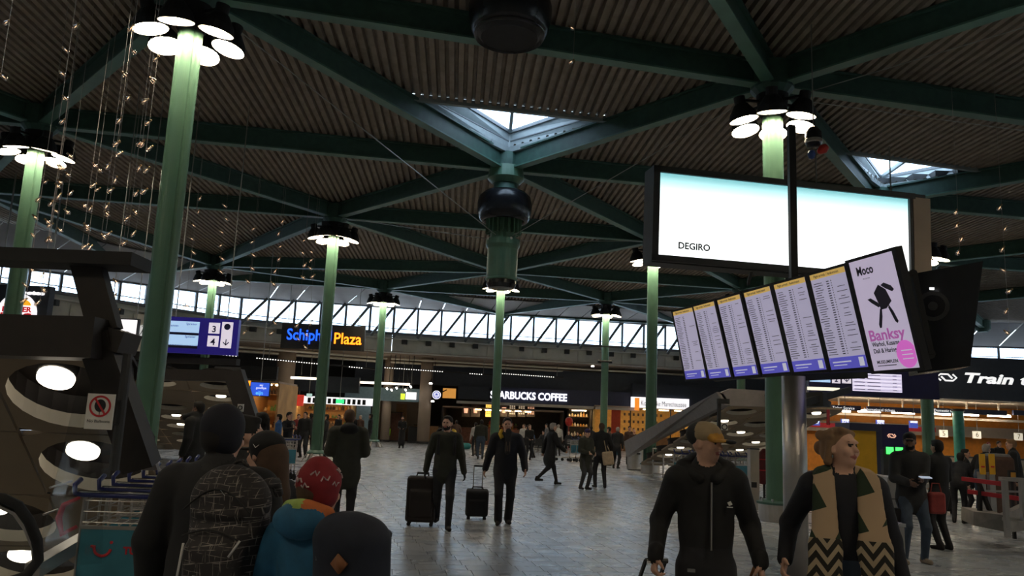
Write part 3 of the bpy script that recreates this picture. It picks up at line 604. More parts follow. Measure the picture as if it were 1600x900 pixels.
for k, (x, y) in enumerate(((852, 706), (898, 706))):
    q = Zp(x, y, 0); t = thing('cafe_table', f'small round dark cafe table, {["left", "right"][k]} one in front of the coffee bar', 'table', (q.x, q.y, 0)); m = MB(); m.lathe([(0,.72), (.34,.72), (.34,.75), (0,.75)], n=20, caps=False); m.build('table_top', 'black_matt', t); m = MB(); m.cyl((0,0,.02), (0,0,.72), .03); m.build('leg', 'steel', t); m = MB(); m.lathe([(0,0), (.24,0), (.22,.03), (0,.03)], n=18, caps=False); m.build('base', 'steel', t)
# ------------------------------------------------------------------ hanging signs on the left
mat('blue_glow', (.02,.06,.9), em=2.2, emc=(.01,.09,1), var=0); mat('orange_glow', (1,.3,.01), em=2.2, emc=(1,.27,.015), var=0)
q = P(504, 527, 47); sg = thing('plaza_sign', 'long black sign with glowing blue and orange lettering', 'sign', q)
flat('sign_box', 440, 507, 569, 546, 47, 'black_matt', sg, t=.25)
text('Schiphol', .93, 'lettering', 'blue_glow', sg, face(P(483.5, 524.3, 46.95)), bold=.012, width=70*px(47)); text('Plaza', .93, 'lettering', 'orange_glow', sg, face(P(543, 530.2, 46.95)), bold=.012, width=43*px(47))
for x in (450, 560): a = P(x, 512, 47.1); m = MB(); m.cyl(a, Vector((a.x, a.y, CZ+.05)), .02, n=5); m.build('hanger', 'rod', sg, world=True)
# platform sign
d = 20; M = face(P(300, 524, d), .06); sg = thing('platform_sign', 'blue train departure sign with white numbers three and four and an arrow', 'sign', M.translation)
mat('ns_blue', (.012,.012,.12), .4, em=.13, emc=(.06,.03,.75)); mat('screen_blue', (.4,.6,.9), em=.75, emc=(.45,.68,1), var=0); mat('tile_white', (.85,.8,.9), em=.62, emc=(.93,.85,1), var=0); mat('ns_dark', (.012,.012,.07), .4, var=.1)
k = px(d); m = MB(); slab(m, M, 140*k, 56*k, .2); m.build('case', 'ns_blue', sg, world=True)
def pl(nm, mm, x, y, w, h, o=.006): m = MB(); slab(m, M, w*k, h*k, .006, ox=x*k, oy=y*k, oz=o); return m.build(nm, mm, sg, world=True)
pl('screen', 'screen_blue', -38, 12.5, 96, 18); pl('screen', 'screen_blue', -38, -7.5, 96, 18); pl('band', 'ns_dark', -38, 2, 96, 4, .012); pl('band', 'ns_dark', -38, -18, 96, 5)
pl('number_tile', 'tile_white', 33, 13, 17, 17); pl('number_tile', 'tile_white', 33, -7.5, 17, 17); pl('arrow_tile', 'tile_white', 53, 3, 17, 41)
def tx(s, sz, x, y, mm='print_black', al='CENTER', bold=0, o=.012, sp=1): return text(s, sz*k, 'lettering', mm, sg, M @ Matrix.Translation((x*k, y*k, o)), bold=bold*k, align=al, spacing=sp)
mat('print_navy', (.01,.015,.12), .6, var=0); mat('print_white', (.9,.9,.95), em=.7, emc=(1,1,1), var=0)
tx('3', 14, 33, 11, 'print_navy', bold=.35); tx('4', 14, 33, -9, 'print_navy', bold=.35); tx('Sprinter', 5, 6, 17.5, 'print_navy', 'RIGHT'); tx('Sprinter', 5, 6, -2.5, 'print_navy', 'RIGHT'); tx('Uithuizen', 5, -22, 14, 'print_navy', 'RIGHT'); tx('Hoofddorp', 5, -36, -5, 'print_navy', 'RIGHT')
m = MB(); c_ = M @ Vector((53*k, 16*k, .012)); m.lathe([(0,0), (5*k,0), (5*k,.004), (0,.004)], c_, 18, R=M.to_3x3(), caps=False); m.build('emblem', 'print_navy', sg, world=True)
m = MB(); slab(m, M, 1.4*k, 9*k, .004, ox=53*k, oy=-8*k, oz=.014); 
for s in (-1, 1): m.box(M @ Vector((53*k+s*2.2*k, -10.5*k, .012)), (1.4*k, 7*k, .004), M.to_3x3() @ Matrix.Rotation(-s*.8, 3, 'Z'))
m.build('arrow', 'print_navy', sg, world=True)
for x in (-30, 50): a = M @ Vector((x*k, 28*k, -.1)); m = MB(); m.cyl(a, Vector((a.x, a.y, CZ+.05)), .015, n=5); m.build('hanger', 'rod', sg, world=True)
m = MB(); m.bar(P(200, 560, 20.3), P(372, 566, 20.3), .3, .16); m.build('carrier_beam', 'black_matt', sg, world=True)
# train poster and clock
d = 19; k = px(d); M = face(P(189, 519, d), .05); sg = thing('train_poster', 'white poster with the word trein and a blue dotted bag', 'poster', M.translation)
m = MB(); slab(m, M, 50*k, 44*k, .12); m.build('case', 'charcoal', sg, world=True)
m = MB(); slab(m, M, 41*k, 40*k, .01, ox=2.5*k, oz=.008); m.build('sheet', 'sign_white', sg, world=True)
text('trein', 5.5*k, 'lettering', 'print_black', sg, M @ Matrix.Translation((-6*k, 16*k, .012)), bold=.12*k)
pl('bag_print', mat('print_blue', (.03,.03,.35), em=.15, emc=(.05,.05,.6)).name, 9, -11.5, 16, 15, .012); m = MB(); m.tube([M @ Vector(((9+6*math.cos(a))*k, (-4+5*math.sin(a))*k, .012)) for a in np.linspace(0, math.pi, 9)], .8*k, 5); m.build('bag_handle', 'print_grey', sg, world=True)
for x, y in ((6,-8), (12,-9), (9,-14), (14,-14)): m = MB(); c_ = M @ Vector((x*k, y*k, .013)); m.lathe([(0,0), (1.6*k,0), (1.6*k,.003), (0,.003)], c_, 10, R=M.to_3x3(), caps=False); m.build('dot', 'paper_white', sg, world=True)
m = MB(); slab(m, M, 8*k, 8*k, .02, ox=-24*k, oy=16*k, oz=.02); m.build('blue_tab', 'print_blue', sg, world=True)
for x in (-20, 20): a = M @ Vector((x*k, 21*k, -.06)); m = MB(); m.cyl(a, Vector((a.x, a.y, CZ+.05)), .012, n=5); m.build('hanger', 'rod', sg, world=True)
d = 19.4; k = px(d); M = face(P(222, 520, d)); sg = thing('station_clock', 'round white station clock on a dark panel beside the train poster', 'clock', M.translation)
m = MB(); slab(m, M, 26*k, 58*k, .12); m.build('panel', 'concrete', sg, world=True); m = MB(); m.lathe([(0,0), (11.5*k,0), (11.5*k,.03), (0,.03)], M.translation+Vector((0,-.0,0)), 28, R=M.to_3x3(), caps=False); m.build('dial', mat('dial_white', (.8,.8,.8), em=.45, emc=(1,1,1)).name, sg, world=True)
m = MB(); 
for a, l, w_ in ((2.5, 8, 1.1), (-.3, 6, 1.3)): m.box(M @ Vector((-math.sin(a)*l*k/2, math.cos(a)*l*k/2, .035)), (w_*k, l*k, .004), M.to_3x3() @ Matrix.Rotation(a, 3, 'Z'))
m.build('hands', 'print_black', sg, world=True)
for h_ in range(12): a = h_*math.pi/6; m = MB(); m.box(M @ Vector((math.sin(a)*9.6*k, math.cos(a)*9.6*k, .034)), (.9*k, 2*k, .004), M.to_3x3() @ Matrix.Rotation(-a, 3, 'Z')); m.build('hour_mark', 'print_black', sg, world=True)
m = MB(); m.bar(P(160, 551, 19.6), P(245, 557, 19.6), .3, .2); tag(m.build('sign_beam', 'black_matt'), 'black beam carrying the train poster and the clock', 'beam')
for x in (170, 235): a = P(x, 552, 19.6); 
m = MB(); a = P(196, 556, 19.7); m.box((a.x, a.y, a.z/2), (.18,.18,a.z)); m.build('post', 'black_matt', bpy.data.objects['sign_beam'])
# hamburger restaurant sign
d = 27; k = px(d); M = face(P(28, 478, d), -.05); sg = thing('restaurant_sign', 'dark sign box with a round burger restaurant logo at the left edge', 'sign', M.translation)
m = MB(); slab(m, M, 96*k, 66*k, .3); m.build('sign_box', 'dark_navy', sg, world=True)
def disc(r, x, y, o, mm, nm, sy=1, n=36):
    m = MB(); c_ = M @ Vector((x*k, y*k, o)); R_ = M.to_3x3() @ Matrix.Diagonal((1, sy, 1)); m.lathe([(0,0), (r*k,0), (r*k,.02), (0,.02)], c_, n, R=R_, caps=False); return m.build(nm, mm, sg, world=True)
disc(33, 0, -13, .01, 'sign_white', 'logo_disc'); mat('bun_orange', (.9,.4,.02), em=.8, emc=(1,.45,.02), var=0); mat('logo_red', (.6,.01,.02), em=.4, emc=(.8,.02,.03), var=0)
m = MB(); pts = [M @ Vector((22*k*math.cos(a), (1+11*k/k*math.sin(a))*k, .035)) for a in np.linspace(0, math.pi, 16)]; m.prism(pts, M.to_3x3() @ Vector((0,0,.01))); m.build('bun', 'bun_orange', sg, world=True)
m = MB(); pts = [M @ Vector((22*k*math.cos(a), (-26+11*math.sin(a))*k, .035)) for a in np.linspace(math.pi, 2*math.pi, 16)]; m.prism(pts, M.to_3x3() @ Vector((0,0,.01))); m.build('bun', 'bun_orange', sg, world=True)
text('BURGER', 11*k, 'lettering', 'logo_red', sg, M @ Matrix.Translation((0, -6*k, .05)), bold=.5*k, width=48*k); text('KING', 15*k, 'lettering', 'logo_red', sg, M @ Matrix.Translation((0, -17.5*k, .05)), bold=.6*k, width=50*k)
text('it tastes', 8*k, 'lettering', 'sign_white', sg, M @ Matrix.Translation((14*k, 21*k, .03)), bold=.6*k, width=55*k)
for x in (-40, 40): a = M @ Vector((x*k, 33*k, -.15)); m = MB(); m.cyl(a, Vector((a.x, a.y, CZ+.05)), .03, n=5); m.build('hanger', 'rod', sg, world=True)
# blue advertising screen
d = 36; k = px(d); M = face(P(406, 608, d), .1); sg = thing('advert_screen', 'blue advertising screen with white and light blue words left of the broad pillar', 'screen', M.translation)
m = MB(); slab(m, M, 30*k, 22*k, .2); m.build('case', 'black_matt', sg, world=True); m = MB(); slab(m, M, 28*k, 20*k, .01, oz=.01); m.build('picture', mat('screen_deep_blue', (.03,.10,.7), em=.75, emc=(.04,.13,.85), var=0).name, sg, world=True)
text('say\ngoodbye', 4.5*k, 'lettering', 'print_white', sg, M @ Matrix.Translation((2*k, 4*k, .02)), bold=.1*k); text('eijn', 8*k, 'lettering', mat('sky_glow', (.2,.6,1), em=1, emc=(.1,.45,1), var=0).name, sg, M @ Matrix.Translation((0, -6*k, .02)), bold=.2*k)
m = MB(); slab(m, M, 8*k, 8*k, .1, ox=-19*k, oy=8*k); m.build('orange_tab', 'orange_glow', sg, world=True); a = M @ Vector((0, 11*k, -.1)); m = MB(); m.cyl(a, Vector((a.x, a.y, CZ+.05)), .02, n=5); m.build('hanger', 'rod', sg, world=True)
t, w, z_, cx = shop('small warm lit shop behind the blue advertising screen', 383, 432, 598, 690, 40, 'warm_wall', ntube=3); shelves(t, w, z_, 3.0, 3, 8, goods, seed=8)
flat('wall_shop_left', 330, 575, 383, 700, 43, 'charcoal', t=.3, kind='structure'); flat('wall_shop_fascia', 376, 572, 432, 592, 39.7, 'black_matt', t=.3, kind='structure')
# ------------------------------------------------------------------ the big lit billboard
def board_light():
    m = mat('billboard_light', (.9,.95,.95), .4, var=0); nt = m.node_tree; b = nt.nodes['Principled BSDF']; tc = nt.nodes.new('ShaderNodeTexCoord'); sp = nt.nodes.new('ShaderNodeSeparateXYZ'); r = nt.nodes.new('ShaderNodeValToRGB')
    nt.links.new(tc.outputs['Generated'], sp.inputs[0]); nt.links.new(sp.outputs['Z'], r.inputs[0]); e = r.color_ramp.elements
    e[0].position = .60; e[0].color = (.95,1,.98,1); e[1].position = .97; e[1].color = (.16,.42,.45,1); k = e.new(.82); k.color = (.62,.95,.95,1)
    nt.links.new(r.outputs[0], b.inputs['Emission Color']); b.inputs['Emission Strength'].default_value = 1.5
board_light()
M = face((4.98, 14.209, 5.454), .194, .03); bb = thing('billboard', 'very bright white lit billboard with small dark lettering', 'billboard', M.translation)
m = MB(); slab(m, M, 5.5, 1.75, .45, ox=.16, oz=-.02); m.build('case', 'charcoal', bb, world=True)
m = MB(); slab(m, M, 5.0, 1.5, .03, oz=.012); m.build('light_panel', 'billboard_light', bb, world=True)
for nm, w, h, x, y, mm in (('frame_rail', 5.25, .11, 0, .80, 'charcoal'), ('frame_rail', 5.25, .11, 0, -.80, 'charcoal'), ('frame_stile', .12, 1.71, -2.56, 0, 'charcoal'), ('frame_stile', .06, 1.5, 2.53, 0, 'charcoal'), ('side_panel', .36, 1.60, 2.76, -.02, 'beige_wall')):
    m = MB(); slab(m, M, w, h, .10, ox=x, oy=y, oz=.07); m.build(nm, mm, bb, world=True)
text('DEGIRO', .165, 'lettering', mat('print_slate', (.03,.04,.05), .6).name, bb, M @ Matrix.Translation((-1.82, -.55, .03)), width=.60, bold=.004)
for z in (5.0, 5.9): m = MB(); m.bar((5.3, 14.6, z), (5.43, 16.2, z), .12, .12); m.build('wall_arm', 'charcoal', bb, world=True)
m = MB()
for x in (-.6, .2): m.bar(M @ Vector((x, -.86, -.2)), M @ Vector((x+.1, -1.05, -.5)), .05, .05)
m.build('bracket', 'charcoal', bb, world=True)
# the loudspeaker and the caught balloons above it
q = P(1271, 215, 14.6); t = thing('loudspeaker', 'black round loudspeaker hanging above the billboard', 'loudspeaker', q); m = MB(); m.lathe([(.0,-.2), (.12,-.2), (.16,-.08), (.15,.1), (.08,.2), (0,.22)], n=20, caps=False); m.build('body', 'black_paint', t, smooth=True); m = MB(); m.lathe([(.15,-.12), (.165,-.10), (.165,-.05), (.15,-.03)], n=20, caps=False); m.build('chrome_ring', 'steel', t); m = MB(); m.cyl((0,0,.2), (0,0,CZ+.05-q.z), .012, n=5); m.build('hanger', 'rod', t)
q = P(1286, 233, 14.4); m = MB(); m.lathe([(.0,-.13), (.05,-.1), (.095,0), (.07,.08), (0,.11)], q, 14, R=Matrix.Rotation(.9, 3, 'Y'), caps=False); tag(m.build('balloon', 'balloon_red', smooth=True), 'red balloon stuck under the loudspeaker', 'balloon')
q = P(1268, 241, 14.4); m = MB(); m.lathe([(.0,-.10), (.05,-.08), (.075,0), (.06,.06), (0,.08)], q, 14, caps=False); tag(m.build('balloon', mat('balloon_blue', (.03,.08,.3), .3), smooth=True), 'dark blue balloon stuck under the loudspeaker', 'balloon')
# ------------------------------------------------------------------ row of flight displays
FD = [(3.225,14.323,3.225,-1.281,.225), (3.368,13.289,3.187,-1.326,.248), (3.569,12.5,3.187,-1.343,.25), (3.768,11.704,3.187,-1.334,.25), (3.944,10.837,3.171,-1.311,.25), (4.116,9.973,3.154,-1.332,.24), (4.063,8.646,3.054,-1.336,.235)]
mat('screen_lilac', (.4,.37,.55), em=.70, emc=(.40,.37,.50), var=0); mat('screen_yellow', (.6,.4,.1), em=.7, emc=(.55,.36,.10), var=0); mat('screen_foot', (.08,.08,.45), em=.8, emc=(.085,.08,.42), var=0); mat('print_ink', (.05,.045,.09), .7, var=0); mat('screen_grey', (.6,.6,.7), em=.6, emc=(.6,.6,.72), var=0)
mat('poster_lilac', (.5,.44,.58), em=.68, emc=(.52,.45,.60), var=0); mat('print_mauve', (.5,.12,.45), em=.5, emc=(.5,.14,.45), var=0); mat('print_magenta', (.6,.1,.5), em=.8, emc=(.58,.13,.50), var=0)
ORD = ['first and farthest', 'second', 'third', 'fourth', 'fifth', 'sixth']
for i, (x, y, z, yaw, tl) in enumerate(FD):
    M = face((x, y, z), yaw, tl); W, H = .70, 1.25
    if i < 6: t = thing('flight_display', f'upright flight information display with lists, {ORD[i]} of six from the left', 'display', (x, y, z), group='row of flight displays')
    else: t = thing('museum_display', 'upright display with a museum poster, right end of the flight display row', 'display', (x, y, z))
    m = MB(); slab(m, M, W+.13, H+.07, .09); slab(m, M, W*.6, H*.6, .10, oz=-.08); m.build('case', 'black_matt', t, world=True)
    def sp(nm, mm, cx, cy, w, h, o=.004): b = MB(); slab(b, M, w, h, .005, ox=cx, oy=cy, oz=o); return b.build(nm, mm, t, world=True)
    if i < 6:
        sp('screen', 'screen_lilac', 0, 0, W, H); sp('title_band', 'screen_yellow', 0, H/2-.035, W, .07, .007); sp('foot_band', 'screen_foot', 0, -H/2+.075, W, .15, .007); sp('foot_icon', 'screen_grey', W/2-.08, -H/2+.075, .09, .11, .009)
        text('Flight arrivals / Aankomsten', .05, 'lettering', 'print_ink', t, M @ Matrix.Translation((-.02, H/2-.036, .009)), depth=.0005, width=.5)
        r = random.Random(i); b = MB()
        for k_ in range(31):
            yy = H/2-.13-k_*.031
            slab(b, M, r.uniform(.10,.2), .008, .002, ox=-W/2+.12+r.uniform(-.02,.02), oy=yy, oz=.008); slab(b, M, .05, .012, .002, ox=-.02, oy=yy, oz=.008)
            if i > 0: slab(b, M, .012, .012, .002, ox=.05, oy=yy, oz=.008)
            if r.random() < .4: slab(b, M, r.uniform(.08,.2), .007, .002, ox=.22, oy=yy, oz=.008)
        o = b.build('list_print', 'print_ink', t, world=True); o['kind'] = 'stuff'
        b = MB(); slab(b, M, .36, .016, .002, ox=-.10, oy=-H/2+.09, oz=.011); slab(b, M, .26, .010, .002, ox=-.14, oy=-H/2+.05, oz=.011); o = b.build('foot_print', 'screen_grey', t, world=True); o['kind'] = 'stuff'
    else:
        sp('screen', 'poster_lilac', 0, 0, W, H)
        text('Moco', .135, 'lettering', 'print_ink', t, M @ Matrix.Translation((-.12, H/2-.13, .006)), bold=.004, depth=.0005, width=.27); text('MUSEUM', .02, 'lettering', 'print_ink', t, M @ Matrix.Translation((-.12, H/2-.22, .006)), depth=.0005, spacing=1.6)
        text('Banksy', .17, 'lettering', 'print_mauve', t, M @ Matrix.Translation((-.02, -.24, .006)), bold=.004, depth=.0005, width=.56)
        text('Warhol, Kusama,', .07, 'lettering', 'print_ink', t, M @ Matrix.Translation((-.28, -.335, .006)), bold=.0015, depth=.0005, align='LEFT', width=.45); text('Dalí & Haring', .07, 'lettering', 'print_ink', t, M @ Matrix.Translation((-.28, -.41, .006)), bold=.0015, depth=.0005, align='LEFT', width=.36)
        text('MUSEUMPLEIN', .05, 'lettering', 'print_ink', t, M @ Matrix.Translation((-.10, -.535, .006)), bold=.001, depth=.0005, width=.33); sp('print_line', 'print_ink', -.12, -.575, .30, .010)
        # a plain abstract dark motif in the picture's place
        for k_, (cx, cy, a_, w_, h_) in enumerate(((.05,.17,.5,.22,.26), (-.09,.13,-.6,.20,.05), (.17,.27,-.5,.20,.06), (-.04,-.05,-.35,.05,.24), (.16,-.03,.4,.05,.22))):
            pts = [M @ Vector((cx+math.cos(a_)*u*w_/2-math.sin(a_)*v*h_/2, cy+math.sin(a_)*u*w_/2+math.cos(a_)*v*h_/2, .006)) for u, v in ((-1,-.7),(-.3,-1),(.8,-.9),(1,.2),(.5,1),(-.6,.8))]
            b = MB(); b.prism(pts, M.to_3x3() @ Vector((0,0,.001))); b.build('motif', 'print_ink', t, world=True)
        b = MB(); pts = [M @ Vector((W/2-.13+.15*math.cos(a_) if W/2-.13+.15*math.cos(a_) < W/2 else W/2, -.47+.15*math.sin(a_), .006)) for a_ in np.linspace(0, 2*math.pi, 24)[:-1]]; b.prism(pts, M.to_3x3() @ Vector((0,0,.001))); b.build('badge', 'print_magenta', t, world=True)
        for k_ in range(3): sp('badge_print', 'screen_grey', W/2-.12, -.43-.045*k_, .16, .010, .008)
# carrier of the displays
t = thing('display_stand', 'brushed steel pole and dark frame carrying the flight displays', 'stand', Zp(1245, 903, 0))
pb = Zp(1245, 903, 0); m = MB(); m.lathe([(.145, 0), (.145, 2.42)], n=32); m.build('pole', 'steel', t, smooth=True)
rb = [Vector((f[0]+.46, f[1]-.08, 2.62)) for f in FD]; ru = [Vector((f[0]+.34, f[1]-.03, 3.5)) for f in FD]
m = MB(); m.tube(rb, .06, 8); m.build('carrier_rail', 'black_matt', t, world=True); m = MB(); m.tube(ru, .05, 8); m.build('carrier_rail', 'black_matt', t, world=True)
m = MB(); m.bar(Vector((pb.x, pb.y, 2.40)), Vector((4.6, pb.y+.4, 2.50)), .24, .08); m.build('arm', 'black_matt', t, world=True)
for f, p_, q_ in zip(FD, rb, ru):
    m = MB(); m.bar(p_, q_, .06, .06, up=(0,1,0)); m.bar(q_, Vector((f[0]+.08, f[1], 3.42)), .05, .05); m.build('upright', 'black_matt', t, world=True)
q = P(1240, 430, 12.6); q2 = P(1238, 197, 12.6); m = MB(); m.bar(Vector((q.x, q.y, q.z-.8)), Vector((q.x, q.y, q2.z)), .11, .11, up=(0,1,0)); m.bar(Vector((q.x, q.y, q.z-.75)), Vector((q.x+.45, q.y, q.z-.75)), .09, .09); m.bar(Vector((q.x, q.y, q2.z)), Vector((q.x+.4, q.y+1.2, q2.z+.1)), .06, .06); m.build('mast', 'black_matt', t, world=True)
# the dark back of a further display bank
t = thing('display_bank', 'black back of another display bank right of the museum poster', 'display', P(1470, 500, 9.3)); q = [P(1402, 432, 9.2), P(1536, 408, 8.7), P(1516, 572, 8.9), P(1434, 583, 9.2)]
m = MB(); m.prism(q, (.15, .5, 0)); m.build('case', 'black_paint', t, world=True)
ctr = P(1457, 478, 9.0); m = MB(); nrm_ = (q[1]-q[0]).cross(q[3]-q[0]).normalized(); nrm_ = -nrm_ if nrm_.y > 0 else nrm_
R_ = nrm_.to_track_quat('Z', 'Y').to_matrix()
m.lathe([(.17,0), (.17,.03), (.13,.035), (.12,.01), (.05,.01), (.05,.03), (0,.03)], ctr-nrm_*.06, 24, R=R_); m.build('fan_cover', 'charcoal', t, world=True)
m = MB(); m.cyl(P(1446, 508, 9.0), P(1437, 556, 9.05), .022, n=8); m.build('strip_light', mat('pale_lime', (.5,.55,.3), .4, em=.25, emc=(.7,.8,.4)), t, world=True)
for x, y in ((1456, 451), (1421, 480)): m = MB(); m.box(P(x, y, 8.85), (.045,.02,.025)); m.build('indicator_lamp', mat('indicator', (1,1,1), em=1.5, var=0), t, world=True)
m = MB(); m.bar(P(1440, 560, 9.3), Vector((4.3, 9.0, 2.6)), .12, .10); m.build('bracket', 'black_matt', t, world=True)
# ------------------------------------------------------------------ train departures board and ticket office on the right
d = 21; k = px(d); M = face(P(1345, 597, d), -.03); sg = thing('departures_board', 'white train departures board with a platform two sign below the flight displays', 'sign', M.translation)
m = MB(); slab(m, M, 200*k, 44*k, .2, ox=20*k); m.build('case', 'ns_dark', sg, world=True)
mat('board_white', (.8,.75,.9), em=.8, emc=(.86,.80,1), var=0)
pl('screen', 'board_white', 25, 0, 76, 28); pl('screen', 'screen_blue', -63, 1, 32, 7); pl('number_tile', 'tile_white', -38, 3, 13, 13); pl('arrow_tile', 'tile_white', -22, 3.5, 14, 13)
for r_ in range(5): 
    pl('list_band', mat('board_band', (.65,.6,.8), em=.65, emc=(.70,.64,.9), var=0).name, 25, 11-r_*5.6, 75, 2.6, .009)
    for x0, w_ in ((-2, 16), (20, 20), (52, 6)): pl('list_print', 'print_ink', x0, 11.3-r_*5.6, w_, .9, .012)
tx('2', 11, -38, 2, 'print_navy', bold=.3)
m = MB(); slab(m, M, 1.2*k, 8*k, .004, ox=-22*k, oy=4*k, oz=.014)
for s in (-1, 1): m.box(M @ Vector((-22*k+s*2*k, 1.8*k, .012)), (1.2*k, 6*k, .004), M.to_3x3() @ Matrix.Rotation(-s*.8, 3, 'Z'))
m.build('arrow', 'print_navy', sg, world=True); pl('light_strip', mat('cream_strip', (1,.95,.75), em=1.0, emc=(1,.93,.72), var=0).name, -58, -13, 50, 5, .012)
for x in (-60, 60): a = M @ Vector((x*k, 22*k, -.1)); m = MB(); m.cyl(a, Vector((a.x, a.y, CZ+.05)), .02, n=5); m.build('hanger', 'rod', sg, world=True)
# ticket office
d = 33; k = px(d); M = face(P(1545, 592, d), 0); sg = thing('ticket_sign', 'long dark blue fascia sign with white train ticket lettering and railway emblem', 'sign', M.translation)
m = MB(); slab(m, M, 330*k, 66*k, .5, ox=55*k); m.build('fascia', 'dark_navy', sg, world=True); mat('letter_white', (.9,.9,.9), em=.85, emc=(1,1,1), var=0)
text('Train tickets', 21*k, 'lettering', 'letter_white', sg, M @ Matrix.Translation((-42*k, -.5*k, .01)), bold=.75*k, shear=.25, align='LEFT', width=186*k)
for s in (1, -1):                                        # railway emblem: two interlocking arrows
    pts = [(-17,0), (-11,6), (2,6), (9,-1), (13,-1), (9.5,2.5), (13,2.5), (17,0)]
    pts = [(-16,0), (-9.5,6.2), (2,6.2), (8.5,0), (5.5,0), (1,4), (-8.5,4), (-12.5,0), (-8,-4.2), (-10,-5.8)]
    b = MB(); q_ = [M @ Vector(((-66+s*x_)*k, (-.5+s*y_)*k, .012)) for x_, y_ in pts]
    for i_ in range(len(pts)-1): pass
    path = [(-9.5,-5), (-15.5,0), (-9.5,5), (2.0,5), (8.5,-1.2)] if s == 1 else [(9.5,5), (15.5,0), (9.5,-5), (-2.0,-5), (-8.5,1.2)]
    b.tube([M @ Vector(((-66+x_)*k, (-.5+y_)*k, .012)) for x_, y_ in path], 1.25*k, 6); b.build('emblem', 'letter_white', sg, world=True)
# office room
z1 = P(1545, 625, 33).z; x0 = P(1258, 660, 33).x; x1 = x0+19.5; mat('orange_wall', (.80,.30,.03), .55, var=.1); mat('cream_wall', (.6,.52,.42), .6, var=.06)
for nm, c, s, mm in (('wall_ticket_back', ((x0+x1)/2, 40.5, z1/2), (x1-x0, .2, z1), 'orange_wall'), ('ceiling_ticket', ((x0+x1)/2, 36.8, z1+.1), (x1-x0, 7.4, .2), 'cream_wall'), ('wall_ticket_left', (x0, 37.5, z1/2), (.2, 6, z1), 'cream_wall'), ('wall_ticket_right', (x1, 36.8, z1/2), (.2, 7.4, z1), 'cream_wall')):
    m = MB(); m.box(c, s); struct(m.build(nm, mm))
m = MB(); m.box(((x0+x1)/2, 36.6, z1-.72), (x1-x0, .3, .10)); m.box(((x0+x1)/2, 39.9, z1-1.25), (x1-x0, .5, .5)); struct(m.build('trim_ticket', 'cream_wall'))
NB = ['left', 'middle', 'right']
for i_, (xa, xb, y) in enumerate(((1300, 1345, 637.5), (1356, 1440, 640.5), (1462, 1487, 642), (1505, 1573, 644.5), (1584, 1640, 646))):
    o = flat('counter_sign', xa, y-4, xb, y+3.5, 35.4, 'navy_sign', t=.12, label=f'dark blue hanging strip sign in the ticket office, {["first","second","third","fourth","fifth"][i_]} from the left', cat='sign'); o['group'] = 'ticket office strip signs'
    if i_ in (0, 1, 2): q = P(xa+18, y, 35.38); text(['Ticket Service', 'International tickets', 'Domestic tickets'][i_], .17, 'lettering', 'letter_white', o, face(q), world=False)
for i_, (x, y) in enumerate(((1303, 642), (1350, 643), (1403, 645), (1459, 647), (1503, 648), (1553, 650))):
    q = P(x+8, y, 35.6); t = thing('tube_lamp', f'bright tube lamp in the ticket office, {["first","second","third","fourth","fifth","sixth"][i_]} from the left', 'lamp', q, group='ticket office tube lamps'); m = MB(); m.box((0,0,0), (.95,.16,.08)); m.build('tube', mat('office_tube', (1,1,1), em=26, emc=(1,.86,.66), var=0), t); m = MB(); m.box((0,0,.06), (1.0,.05,.05)); m.box((0,0,(z1-q.z)/2), (.06,.06,z1-q.z)); m.build('housing', 'cream_wall', t)
# counters, screens, numbers
for i_ in range(6):
    xx = x0+3.6+i_*2.7; t = thing('service_counter', f'cream service counter of the ticket office, {["first","second","third","fourth","fifth","sixth"][i_]} from the left', 'counter', (xx, 36.2, 0), group='service counters'); m = MB(); m.box((0,.3,.5), (2.4,.6,1.0)); m.build('body', 'cream_wall', t); m = MB(); m.box((0,.25,1.03), (2.5,.8,.06)); m.build('worktop', 'charcoal', t)
    m = MB(); m.box((.6,.4,1.3), (.5,.05,.36)); m.box((.6,.42,1.1), (.06,.06,.12)); m.build('monitor', 'black_matt', t)
for i_, (x, y, n) in enumerate(((1475, 678, '5'), (1527, 680, '6'), (1592, 683, '7'))):
    o = flat('number_sign', x-6, y-6, x+6, y+5, 37, mat('number_white', (.8,.75,.65), em=.5, emc=(1,.9,.7), var=0), t=.08, label=f'white counter sign with the number {dict(zip("567", ("five","six","seven")))[n]}', cat='sign'); text(n, .3, 'lettering', 'print_grey', o, face(P(x, y-.5, 36.98)), world=False); q = P(x, y-6, 37.04); m = MB(); m.cyl(q, Vector((q.x, q.y, z1)), .012, n=5); m.build('hanger', 'rod', o)
for i_, (x, n) in enumerate(((1275, '067'), (1321, '062'), (1376, '050'), (1428, ''))):
    y = 659+i_*1.4; o = flat('desk_number', x-6, y-5.5, x+6, y+5.5, 33.5, mat('desk_blue', (.04,.07,.35), em=.5, emc=(.08,.12,.6), var=0), t=.1, label=f'small blue and white desk number sign, {["left of the woman with the scarf","above the yellow ticket machine","above the railway panel","above the man holding a phone"][i_]}', cat='sign'); q = P(x, y-3.8, 33.45); m = MB(); m.box(q, (.28,.04,.08)); m.build('white_band', 'letter_white', o)
    if n: text(n, .19, 'lettering', 'letter_white', o, face(P(x, y+1, 33.47)), bold=.006, world=False)
    q = P(x, y-5.5, 33.55); m = MB(); m.cyl(q, Vector((q.x, q.y, z1+.02)), .012, n=5); m.build('hanger', 'rod', o)
flat('wall_ticket_red', 1262, 664, 1460, 671, 34.0, mat('red_band', (.45,.03,.03), .5, em=.15, emc=(.6,.04,.04)), t=.1, kind='structure')
